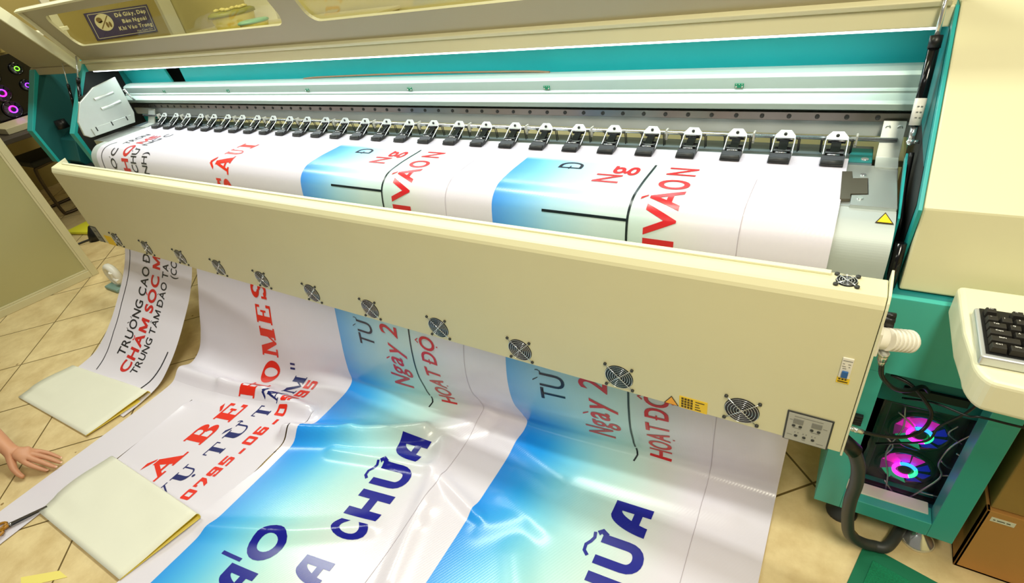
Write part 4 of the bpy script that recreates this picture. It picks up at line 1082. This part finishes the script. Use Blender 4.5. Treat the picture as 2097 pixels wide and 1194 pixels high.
BODY = [[(pelvis, .135), (spine, .118), (chest, (.135, .120)), (neck, .056), (skull, (.078, .088)), ((-3.315, -.33, 1.085), .070)],
        [(skull, .078), ((-3.262, -.33, .985), .040)], [(skull, .078), ((-3.250, -.33, 1.020), .014)],
        [(skull, .078), ((-3.345, -.248, 1.02), .016)], [(skull, .078), ((-3.345, -.412, 1.02), .016)],
        [(chest, .12), ((-3.46, -.17, .80), .058), ((-3.25, -.03, .53), .050), ((-3.10, .02, .42), .047)],
        [(chest, .12), ((-3.46, -.50, .80), .058), ((-3.22, -.52, .50), .048), ((-2.86, -.42, .22), .036), (wrist2, .0265), (heel2, .028), (palm2, (.033, .025))],
        [(pelvis, .13), ((-3.80, -.24, .26), .090), ((-3.42, -.20, .085), .066), ((-3.66, -.20, .075), .058), ((-3.95, -.20, .060), .042), ((-4.06, -.20, .050), .036)],
        [(pelvis, .13), ((-3.80, -.47, .26), .090), ((-3.44, -.52, .085), .066), ((-3.68, -.52, .075), .058), ((-3.95, -.52, .060), .042), ((-4.06, -.52, .050), .036)]]
FR = (((-2.545, -.246, .060), (-2.500, -.218, .050), (-2.470, -.196, .032), (-2.458, -.183, .018)), ((-2.533, -.262, .060), (-2.485, -.236, .050), (-2.452, -.212, .032), (-2.441, -.198, .018)),
      ((-2.528, -.281, .056), (-2.483, -.255, .046), (-2.452, -.232, .028), (-2.443, -.219, .016)), ((-2.534, -.300, .050), (-2.495, -.277, .040), (-2.470, -.257, .024), (-2.463, -.246, .014)))
for fpts in FR: BODY.append([(palm2, .025)] + list(zip(fpts, (.0122, .0100, .0085, .0068))))
BODY.append([(heel2, .028), ((-2.600, -.268, .068), .018), ((-2.552, -.222, .055), .0125), ((-2.510, -.192, .036), .0105), ((-2.488, -.176, .020), .0080)])
CH = BODY + [[((-3.10, .02, .42), .047), ((-2.94, .030, .270), .046), ((-2.80, .028, .160), .036), (wrist, .0275), (heel, .029), (palm, (.034, .026))]]
FG = {'index': [(-2.632, .030, .064), (-2.592, .040, .046), (-2.566, .052, .024), (-2.553, .060, .011)],
      'middle': [(-2.624, .050, .068), (-2.578, .066, .050), (-2.548, .078, .026), (-2.533, .086, .011)],
      'ring': [(-2.628, .069, .066), (-2.582, .088, .048), (-2.553, .100, .025), (-2.538, .107, .011)],
      'little': [(-2.641, .087, .058), (-2.606, .105, .042), (-2.583, .114, .022), (-2.571, .119, .010)]}
RD = {'index': (.0125, .0100, .0085, .0066), 'middle': (.0130, .0102, .0086, .0068), 'ring': (.0125, .0098, .0083, .0065), 'little': (.0112, .0085, .0072, .0056)}
for k in FG: CH.append([(palm, .026)] + list(zip(FG[k], RD[k])))
th0 = (-2.690, .012, .076)
CH.append([(heel, .029), (th0, .019), ((-2.655, -.006, .050), .0128), ((-2.634, -.008, .027), .0105), ((-2.618, -.004, .011), .0078)])
hand = skin_body('person', CH, M_SKIN)
tag(hand, 'person reaching in from the left, bare hand pressed on the floor beside the banner', 'person')
def grow(ch, d): return [(co, (r[0] + d, r[1] + d) if isinstance(r, tuple) else r + d) for co, r in ch]
shirt = skin_body('shirt', [grow(BODY[0][:2], .034) + [(chest, (.205, .195)), ((-3.435, -.33, .875), .095)], [(chest, .136)] + grow(BODY[5][1:2], .026) + [((-3.34, -.09, .645), .068)], [(chest, .136)] + grow(BODY[6][1:2], .026) + [((-3.33, -.51, .64), .068)]], mat('grey_cotton', (112, 118, 128), .85)); shirt.parent = hand
trou = skin_body('trousers', [[(pelvis, .150), ((-3.77, -.345, .42), .136)], [(pelvis, .150)] + grow(BODY[7][1:5], .013), [(pelvis, .150)] + grow(BODY[8][1:5], .013)], mat('navy_cotton', (40, 44, 60), .85)); trou.parent = hand
hair = skin_body('hair', [[((-3.365, -.33, 1.045), (.088, .095)), ((-3.335, -.33, 1.115), (.066, .066))]], mat('black_hair', (22, 19, 17), .6)); hair.parent = hand
for k, (n, r) in enumerate((('index', .006), ('middle', .0062), ('ring', .006), ('little', .0052))):
    a = Vector(FG[n][2]); b = Vector(FG[n][3]); d = (b - a).normalized(); up = Vector((0, 0, 1)); side = d.cross(up).normalized(); nn = side.cross(d)
    bm = bm_new(); c = b - d * .003 + nn * RD[n][3] * .86
    ring = [bm.verts.new(c + d * (.0052 * math.cos(t)) + side * (.0042 * math.sin(t)) + nn * (-.0012 * math.sin(t) ** 2)) for t in [2 * PI * q / 14 for q in range(14)]]
    f = bm.faces.new(ring); ex = bmesh.ops.extrude_face_region(bm, geom=[f]); 
    for v_ in ex['geom']:
        if isinstance(v_, bmesh.types.BMVert): v_.co += nn * .0008
    obj('fingernail', bm, M_NAIL, hand)

# ------------------------------------------------------------------ keyboard
KX, KY = .2385, .846
KB = thing('keyboard', 'black keyboard with silver frame on the cream tray at right', 'keyboard', (KX + .15, KY + .065, .858))
bm = bm_new(); box(bm, KX, KX + .330, KY, KY + .130, .8585, .878); obj('keyboard_frame', bm, M_SILVER, KB, .004, 3)
bm = bm_new(); box(bm, KX + .006, KX + .324, KY + .007, KY + .126, .877, .8795); obj('key_plate', bm, M_BLACK, KB)
U = .0178
def key(name, x, y, w, leg=None):
    bm = bm_new(); g = .0009; z0, z1 = .880, .8905
    b = [(x + g, y + g), (x + w - g, y + g), (x + w - g, y + U - g), (x + g, y + U - g)]; t = [(x + .0026, y + .0018), (x + w - .0026, y + .0018), (x + w - .0026, y + U - .0040), (x + .0026, y + U - .0040)]
    A = [bm.verts.new((*p, z0)) for p in b]; B = [bm.verts.new((*p, z1)) for p in t]
    bm.faces.new(A[::-1]); bm.faces.new(B)
    for q in range(4): bm.faces.new((A[q], A[(q + 1) % 4], B[(q + 1) % 4], B[q]))
    k = obj(name, bm, M_KEY, KB, .0008)
    if leg:
        bm = bm_new(); flat_text(bm, leg, (x + w * .30, y + .0095, z1 + .0006), (1, 0, 0), (0, 1, 0), .0030, .02); obj('legend', bm, M_LEG, k, recalc=False)
rows = [(5, [('Esc', 1), (None, .9), ('F1', 1), ('F2', 1), ('F3', 1), ('F4', 1), (None, .5), ('F5', 1), ('F6', 1), ('F7', 1), ('F8', 1), (None, .5), ('F9', 1), ('F10', 1), ('F11', 1), ('F12', 1)]),
        (4, [('~', 1)] + [(c, 1) for c in '1234567890-='] + [('Back', 2)]), (3, [('Tab', 1.5)] + [(c, 1) for c in 'QWERTYUIOP[]'] + [('|', 1.5)]),
        (2, [('Caps', 1.75)] + [(c, 1) for c in 'ASDFGHJKL;'] + [('Enter', 3.25)]), (1, [('Shift', 2.25)] + [(c, 1) for c in 'ZXCVBNM,./'] + [('Shift', 2.75)]),
        (0, [('Ctrl', 1.25), ('Win', 1.25), ('Alt', 1.25), ('', 6.25), ('Alt', 1.25), ('Fn', 1.25), ('Ctrl', 1.25)])]
nk = 0
for r, ks in rows:
    x = KX + .009
    for t, w in ks:
        if t is not None and x + w * U < KX + .326: key('key', x, KY + .0095 + r * U + (.004 if r == 5 else 0), w * U, t or None)
        x += w * U

# ------------------------------------------------------------------ computer tower in the cabinet, cables
def rgb_fan(parent, c, R, axis, mats, glow=None):
    bm = bm_new(); c = Vector(c)
    torus(bm, c, R, .007, axis, 32, 6); F = obj('fan', bm, M_BLACKG, parent)
    s = -1 if axis == 'y' else 1
    def o3(a, r, d): return c + (Vector((r * math.cos(a), s * d, r * math.sin(a))) if axis == 'y' else Vector((s * d, r * math.cos(a), r * math.sin(a))))
    bm = bm_new()
    for k in range(9):
        a0 = 2 * PI * k / 9; vs = [bm.verts.new(o3(a0 + da, r, d)) for r, da, d in ((R * .40, -.10, .002), (R * .93, .12, .000), (R * .93, .76, .008), (R * .40, .58, .007))]; bm.faces.new(vs)
    fb = obj('fan_blades', bm, [mats[0], M_FANBLADE] if glow is None else glow, F, recalc=False)
    for q, pf in enumerate(fb.data.polygons): pf.material_index = 1 if glow is None else (0 if q in (1, 2, 3) else (1 if q in (5, 6) else (2 if q in (7, 8, 0) else 3)))
    n = len(mats)
    for k, mm in enumerate(mats):
        bm = bm_new(); a0, a1 = 2 * PI * k / n + .6, 2 * PI * (k + 1) / n + .6
        tube(bm, [o3(a0 + (a1 - a0) * q / 12, R * .40, .012) for q in range(13)], R * .075, 6); obj('led_ring', bm, mm, F)
    bm = bm_new(); lathe(bm, [(R * .30, 0), (R * .30, s * .012), (R * .2, s * .014)], c, 18, axis); obj('fan_hub', bm, M_BLACK, F)
    return F
PC = thing('computer_tower', 'computer tower in clear plastic wrap with two glowing fans inside the teal cabinet', 'computer', (.29, 1.3, .1), 'computers with glowing fans')
bm = bm_new(); box(bm, .200, .385, 1.165, 1.178, .101, .112); box(bm, .200, .212, 1.165, 1.44, .101, .445); box(bm, .373, .385, 1.165, 1.44, .101, .445); box(bm, .200, .385, 1.165, 1.44, .433, .445); box(bm, .200, .385, 1.20, 1.44, .101, .44); obj('case', bm, mat('case_brown_black', (44, 39, 34), .35), PC, .002)
for z in (.332, .190): rgb_fan(PC, (.2905, 1.190, z), .060, 'y', [M_CYANL, M_PINK, M_PINK, M_GREENL], [M_GLOWP, M_GLOWG, M_GLOWB, M_GLOWP2])
bm = bm_new()
rr = random.Random(11); NXX, NZ = 9, 13; gr = []
for a in range(NXX + 1):
    gr.append([bm.verts.new((.192 + .200 * a / NXX + rr.uniform(-.002, .002), 1.152 + rr.uniform(-.006, .005), .094 + .372 * b / NZ + rr.uniform(-.004, .004))) for b in range(NZ + 1)])
for a in range(NXX):
    for b in range(NZ): bm.faces.new((gr[a][b], gr[a + 1][b], gr[a + 1][b + 1], gr[a][b + 1]))
obj('plastic_wrap', bm, M_WRAP, PC, recalc=False, smooth=True)
bm = bm_new()
for p in ([(.235, 1.143, .45), (.245, 1.14, .38), (.232, 1.142, .28), (.252, 1.14, .20), (.262, 1.142, .12)], [(.372, 1.142, .42), (.345, 1.14, .36), (.338, 1.141, .29), (.352, 1.14, .24), (.31, 1.142, .12)], [(.25, 1.142, .17), (.29, 1.14, .115)], [(.35, 1.141, .25), (.382, 1.142, .262)], [(.33, 1.141, .165), (.38, 1.142, .168)], [(.225, 1.142, .43), (.26, 1.14, .40), (.275, 1.142, .37)], [(.34, 1.142, .43), (.33, 1.141, .40), (.36, 1.142, .375)], [(.215, 1.142, .34), (.24, 1.141, .31), (.232, 1.142, .27)], [(.36, 1.142, .34), (.382, 1.141, .33)], [(.34, 1.142, .30), (.36, 1.141, .285), (.382, 1.142, .29)]):
    tube(bm, smooth_path(p, 5), .0022, 5)
obj('wrap_crease', bm, glass_mat('film_crease', (215, 215, 210), .45, .3), PC)
def cable(name, label, pts, r, m=M_BLACK, n=8):
    bm = bm_new(); tube(bm, smooth_path(pts, 10), r, n); return tag(obj(name, bm, m), label, 'cable')
cable('power_conduit', 'thick black corrugated cable hanging from the dryer corner to the floor', [(.138, .952, .466), (.155, .955, .417), (.164, .96, .352), (.166, .97, .271), (.175, .985, .181), (.193, 1.0, .091), (.222, 1.02, .043), (.259, 1.035, .023), (.292, 1.05, .026), (.33, 1.15, .03)], .0145, M_RUBBER, 14)
cable('plug_cable', 'thin black cable from the silver plug at dryer end into the cabinet', [(.1355, .95, .733), (.145, .962, .690), (.176, 1.0, .631), (.208, 1.04, .597), (.239, 1.09, .572), (.26, 1.125, .53)], .0048)
cable('coaxial_cable', 'black cable looping from the coaxial plug in front of the glowing fans', [(.1415, .95, .5325), (.18, .97, .515), (.225, 1.0, .5), (.255, 1.03, .503), (.263, 1.05, .534), (.246, 1.06, .56), (.214, 1.075, .585), (.178, 1.085, .592)], .0040)
cable('thin_cable', 'thin black cable crossing the upper fan inside the cabinet opening', [(.205, 1.135, .308), (.229, 1.10, .363), (.276, 1.06, .441), (.284, 1.05, .505), (.313, 1.045, .567), (.336, 1.06, .615)], .0026)
cable('thin_cable', 'thin black cable running right from the cabinet slot across the teal frame', [(.221, 1.128, .491), (.263, 1.065, .556), (.311, 1.03, .574), (.332, 1.02, .588), (.40, 1.02, .587), (.50, 1.04, .58)], .0026)

# ------------------------------------------------------------------ floor mat, cardboard boxes
MT = thing('floor_mat', 'green coil floor mat lying on the tiles below the cabinet', 'mat', (.4, .7, 0))
mp = [(.242, 1.046), (.060, .30), (.62, .16), (.80, .905)]
c_ = Vector((sum(p[0] for p in mp) / 4, sum(p[1] for p in mp) / 4))
inn = [tuple(Vector(p) + (c_ - Vector(p)).normalized() * .05) for p in mp]
bm = bm_new(); prism(bm, mp, 'z', .0005, .007); obj('mat_border', bm, M_MATE, MT, .002)
bm = bm_new(); prism(bm, inn, 'z', .006, .012); obj('mat_pile', bm, M_MAT, MT, .002)
B1 = thing('cardboard_box', 'brown cardboard box with small white label on the floor beside the cabinet', 'box', (.66, 1.3, 0), 'cardboard boxes')
bm = bm_new(); box(bm, .436, .92, 1.076, 1.095, .001, .252); box(bm, .436, .444, 1.076, 1.50, .001, .252); box(bm, .912, .92, 1.076, 1.5, .001, .252); box(bm, .436, .92, 1.49, 1.50, .001, .252); box(bm, .436, .92, 1.076, 1.5, .001, .01); obj('carton', bm, M_CARD, B1, .002)
bm = bm_new(); box(bm, .4455, .91, 1.10, 1.49, .246, .2535); obj('carton_top', bm, M_CARD2, B1)
bm = bm_new(); box(bm, .4495, .4930, 1.0750, 1.0762, .2180, .2330); sl = obj('shipping_label', bm, M_WHITE, B1)
bm = bm_new(); 
for x0, x1 in ((.454, .458), (.461, .475), (.478, .485)): box(bm, x0, x1, 1.0745, 1.0752, .2240, .2265)
obj('label_print', bm, M_RUBBER, sl)
bm = bm_new(); box(bm, .442, .93, 1.084, 1.48, .2545, .66); B2 = tag(obj('cardboard_box', bm, M_CARD2, None, .003), 'ochre cardboard box standing on top of the labelled brown box', 'box', 'cardboard boxes')

# ------------------------------------------------------------------ left: glass partition, ring, yellow plastic
def rect_frame(bm, o, d, h, w, t, ph):
    pass
GP = thing('glass_partition', 'frosted glass partition in a cream aluminium frame at the far left', 'partition', (-4.4, .4, 0))
pd = Vector((-.19, -.98, 0)).normalized(); pn = Vector((-pd.y, pd.x, 0)); po = Vector((-4.288, 1.060, 0)); PL = 2.1; PH = 2.05
def slab_box(bm, s0, s1, n0, n1, z0, z1):
    vs = [bm.verts.new(po + pd * s + pn * n + Vector((0, 0, z))) for s in (s0, s1) for n in (n0, n1) for z in (z0, z1)]
    for f in ((0, 1, 3, 2), (4, 6, 7, 5), (0, 4, 5, 1), (2, 3, 7, 6), (0, 2, 6, 4), (1, 5, 7, 3)): bm.faces.new([vs[i] for i in f])
for s0, s1, z0, z1 in ((0, .042, .0, PH), (PL - .04, PL, 0, PH), (.042, PL - .04, .0, .048), (.042, PL - .04, PH - .05, PH)):
    bm = bm_new(); slab_box(bm, s0, s1, -.018, .018, z0, z1); obj('frame_bar', bm, M_WFRAME, GP, .003)
for s0, s1, z0, z1 in ((.042, .054, .048, PH - .05), (.054, PL - .04, .048, .060)):
    bm = bm_new(); slab_box(bm, s0, s1, -.012, .012, z0, z1); obj('glazing_bead', bm, M_WFRAME, GP, .002)
bm = bm_new(); slab_box(bm, .05, PL - .045, -.003, .003, .055, PH - .055); obj('frosted_pane', bm, M_FROST, GP)
RG = thing('plastic_ring', 'white ring-shaped plastic roll on aqua base lying left of the first banner strip', 'ring', (-3.88, 1.02, 0))
bm = bm_new(); torus(bm, (-3.88, 1.02, .088), .060, .024, 'y', 30, 10); tube(bm, smooth_path([(-3.83, 1.0, .130), (-3.845, 1.0, .085), (-3.80, 1.0, .065)]), .014, 8); obj('ring_body', bm, M_WHITEP, RG)
bm = bm_new(); box(bm, -3.96, -3.80, .955, 1.075, .001, .026); obj('ring_base', bm, M_AQUA, RG, .008, 3)
bm = bm_new(); prism(bm, [(-5.40, 1.30), (-5.02, 1.40), (-5.0, 1.62), (-5.42, 1.50)], 'z', .001, .03); tag(obj('yellow_bag', bm, M_YBAG, None, .012, 3), 'bright yellow plastic bag lying on the floor beside the partition', 'bag')
LP_ = thing('cord_plug', 'black rubber plug with thin cord on the floor in front of the yellow bag', 'plug', (-5.0, 1.36, 0))
bm = bm_new(); lathe(bm, [(0, 0), (.075, 0), (.06, .05), (.025, .11), (0, .11)], (-4.955, 1.375, .001), 16, 'z'); obj('plug_body', bm, M_BLACK, LP_)
bm = bm_new(); tube(bm, smooth_path([(-4.98, 1.33, .012), (-5.02, 1.26, .008), (-5.03, 1.17, .008)]), .007, 6); obj('cord', bm, M_RUBBER, LP_)
# stool with bent tube legs
STL = thing('tube_stool', 'dark stool with bent brown tube legs behind the partition', 'stool', (-6.0, 1.7, 0))
for dx in (-.22, .22):
    bm = bm_new(); x = -6.15 + dx
    tube(bm, smooth_path([(x, 1.95, .46), (x, 1.60, .45), (x, 1.53, .40), (x, 1.52, .06), (x + .0, 1.56, .016), (x, 1.70, .014), (x, 2.05, .014)], 6), .014, 8); obj('sled_leg', bm, M_TUBE, STL)
bm = bm_new(); box(bm, -6.42, -5.88, 1.52, 1.98, .46, .51); obj('seat', bm, M_DARK, STL, .012)
# desk with the second computer
DK = thing('desk', 'dark desk against the far left wall under the computer', 'desk', (-6.3, 1.7, 0))
bm = bm_new(); box(bm, -6.75, -5.25, 1.20, 2.75, .78, .815); obj('desk_top', bm, M_DESK, DK, .004)
for x in (-6.70, -5.31):
    for y in (1.25, 2.65): bm = bm_new(); box(bm, x, x + .05, y, y + .05, 0.0, .78); obj('desk_leg', bm, M_DESK, DK)
bm = bm_new(); box(bm, -6.70, -5.30, 2.6, 2.62, .25, .78); obj('modesty_panel', bm, M_DARK, DK)
P2 = thing('computer_tower', 'computer tower with purple and green glowing fans on the desk at far left', 'computer', (-6.0, 1.9, .816), 'computers with glowing fans')
bm = bm_new(); box(bm, -6.32, -5.86, 1.52, 1.98, .8165, 1.30); obj('case', bm, M_BLACKG, P2, .004)
for z, mm in ((1.185, [M_LIME]), (1.055, [M_VIOLET, M_PINK]), (.925, [M_PINK, M_VIOLET])): rgb_fan(P2, (-5.848, 1.64, z), .062, 'x', mm)
for z, mm in ((1.19, [M_LIME]), (1.06, [M_VIOLET])): rgb_fan(P2, (-5.848, 1.83, z), .04, 'x', mm)
bm = bm_new(); prism(bm, [(1.99, .816), (2.35, .816), (2.30, 1.22), (2.18, 1.27), (2.02, 1.20)], 'x', -6.2, -5.9); tag(obj('plastic_bag', bm, mat('milky_plastic', (150, 160, 150), .3), None, .03, 3), 'milky plastic bag standing on the desk beside the computer', 'bag')
bm = bm_new(); box(bm, -5.80, -5.42, 1.40, 1.75, .8165, .86); tag(obj('paper_stack', bm, M_LID, None, .003), 'stack of beige papers on the desk in front of the computer', 'papers')
bm = bm_new(); box(bm, -7.18, -5.6, 1.95, 2.25, 1.375, 1.405); sh = tag(obj('wall_shelf', bm, M_WHITE, None, .003), 'narrow white shelf over the desk at far left', 'shelf')

# ------------------------------------------------------------------ sign and pots behind the lid window
SG = thing('notice_sign', 'dark blue sign about leaving shoes outside seen through the lid window', 'sign', (-7.17, 3.1, 1.3))
def sgpoly(bm, pts, o, mi=0):
    vs = [bm.verts.new(sgp(a, b, o)) for a, b in pts]; bm.faces.new(vs).material_index = mi
SQ = [Vector((-7.196, 3.085, 1.174)), Vector((-7.196, 3.753, 1.121)), Vector((-7.196, 3.778, 1.404)), Vector((-7.196, 3.095, 1.440))]
def sgp(s, t, o=0):
    p = (SQ[0] * (1 - s) + SQ[1] * s) * (1 - t) + (SQ[3] * (1 - s) + SQ[2] * s) * t
    return p + Vector((o, 0, 0))
bm = bm_new()
A = [bm.verts.new(sgp(a, b, 0)) for a, b in ((0, 0), (1, 0), (1, 1), (0, 1))]; B_ = [bm.verts.new(sgp(a, b, .012)) for a, b in ((0, 0), (1, 0), (1, 1), (0, 1))]
bm.faces.new(A); bm.faces.new(B_)
for q in range(4): bm.faces.new((A[q], A[(q + 1) % 4], B_[(q + 1) % 4], B_[q]))
obj('sign_board', bm, M_SIGN, SG)
bm = bm_new()
for a0, a1, b0, b1 in ((.03, .97, .05, .068), (.03, .97, .925, .943), (.03, .037, .05, .94), (.963, .97, .05, .94)): sgpoly(bm, [(a0, b0), (a1, b0), (a1, b1), (a0, b1)], .0135)
obj('sign_border', bm, M_SIGNW, SG, recalc=False)
bm = bm_new(); sgpoly(bm, [(.225 + .135 * math.cos(t), .60 + .31 * math.sin(t)) for t in [2 * PI * q / 32 for q in range(32)]], .0135)
EM = obj('sign_emblem', bm, M_SIGNW, SG, recalc=False)
bm = bm_new()
sgpoly(bm, [(.145, .40), (.155, .37), (.315, .80), (.305, .83)], .0145)
sgpoly(bm, [(.165 + .045 * math.cos(t) , .70 + .10 * math.sin(t)) for t in [2 * PI * q / 16 for q in range(16)]], .0145)
sgpoly(bm, [(.13, .62), (.17, .58), (.215, .64), (.20, .68)], .0145)
for cxs in (.255, .300): sgpoly(bm, [(cxs + .020 * math.cos(t), .50 + .105 * math.sin(t)) for t in [2 * PI * q / 16 for q in range(16)]], .0145)
obj('shoe_pictogram', bm, M_SIGNB, EM, recalc=False)
def sign_text(name, body, s0, s1, t, h, bold):
    V, F = viet(body, bold); xs = [v[0] for v in V]; a, b = min(xs), max(xs)
    bm = bm_new(); vs = [bm.verts.new(sgp(s0 + (x - a) / (b - a) * (s1 - s0), t + y / .69 * h, .014)) for x, y in V]
    for f in F:
        try: bm.faces.new([vs[i] for i in f])
        except ValueError: pass
    obj(name, bm, M_SIGNW, SG, recalc=False)
sign_text('sign_line', 'Để Giày, Dép', .42, .93, .72, .13, .035)
sign_text('sign_line', 'Bên Ngoài', .50, .90, .48, .13, .035)
sign_text('sign_line', 'Khi Vào Trong', .40, .95, .24, .13, .035)
sign_text('sign_line', 'Xin Cảm Ơn', .66, .93, .10, .07, .0)
CT = thing('counter', 'pale counter cabinet along the back wall seen through the lid window', 'counter', (-5, 3.6, 0))
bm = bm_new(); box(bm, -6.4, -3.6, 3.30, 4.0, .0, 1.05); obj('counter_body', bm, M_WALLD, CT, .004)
bm = bm_new(); box(bm, -6.42, -3.58, 3.27, 4.0, 1.051, 1.08); obj('counter_top', bm, M_WFRAME, CT, .004)
def pot(name, label, x, y, r, h, lidc, top):
    t = thing(name, label, 'container', (x, y, 1.081), 'yellow containers on the counter')
    bm = bm_new(); lathe(bm, [(0, 0), (r * .86, 0), (r * .98, h * .72), (r * .98, h * .74), (0, h * .74)], (x, y, 1.081), 24, 'z'); obj('container_body', bm, mat('pot_yellow', (226, 214, 112), .4), t)
    bm = bm_new(); lathe(bm, [(0, h * .745), (r * 1.06, h * .745), (r * 1.06, h * .90), (r * .9, h), (0, h)], (x, y, 1.081), 24, 'z'); obj('container_lid', bm, lidc, t)
    if top:
        bm = bm_new(); rr = random.Random(5)
        for k in range(9): lathe(bm, [(0, 0), (.03, .005), (.028, .02), (0, .03)], (x + rr.uniform(-.6, .6) * r, y + rr.uniform(-.6, .6) * r, 1.081 + h), 8, 'z')
        obj('contents', bm, mat('pot_contents', (232, 220, 150), .6), t)
pot('lidded_pot', 'larger yellow round pot with olive lid on the counter, at left of the pair', -5.50, 3.66, .215, .165, mat('pot_olive', (150, 150, 60), .4), True)
pot('lidded_pot', 'smaller yellow tub with aqua lid on the counter, at right of the pair', -4.80, 3.37, .13, .09, mat('pot_aqua', (130, 190, 150), .4), False)

# ------------------------------------------------------------------ lights
def area(name, loc, size, power, col, rot=(0, 0, 0), sy=None):
    l = bpy.data.lights.new(name, 'AREA'); l.energy = power; l.color = col; l.size = size
    if sy: l.shape = 'RECTANGLE'; l.size_y = sy
    o = bpy.data.objects.new(name, l); COL.objects.link(o); o.location = loc; o.rotation_euler = rot
    return o
WARM = (1.0, .92, .72); COOL = (.84, .94, 1.0); NEUT = (.96, 1.0, .90)
area('ceiling_light_front_right', (.45, -.25, 3.15), .35, 54, WARM, (0, 0, 0), 1.3)
area('ceiling_light_front', (-1.2, -.9, 2.9), 1.4, 5, NEUT, (.25, 0, 0), .16)
area('ceiling_light_middle', (-1.3, 1.2, 2.9), 1.6, 30, NEUT, (0, 0, 0), .16)
area('ceiling_light_left', (-3.4, .95, 2.9), 1.4, 24, NEUT, (0, 0, 0), .16)
area('ceiling_light_back_room', (-5.4, 2.6, 2.9), 1.4, 30, (1.0, .93, .66), (0, 0, 0), .3)
area('ceiling_light_back_right', (-2.0, 3.0, 2.9), 1.4, 30, (1.0, .95, .74), (0, 0, 0), .3)
area('printer_led_bar', (-1.76, 1.468, 1.2155), 3.6, 4.6, COOL, (-.12, 0, 0), .012)
w = bpy.data.worlds.new('world'); SC.world = w; w.use_nodes = True
bg = w.node_tree.nodes['Background']; bg.inputs[0].default_value = (1.0, .93, .80, 1); bg.inputs[1].default_value = .12
SC.view_settings.view_transform = 'Standard'; SC.view_settings.look = 'None'; SC.view_settings.gamma = 1; SC.view_settings.use_curve_mapping = False
SC.view_settings.exposure = 0.42
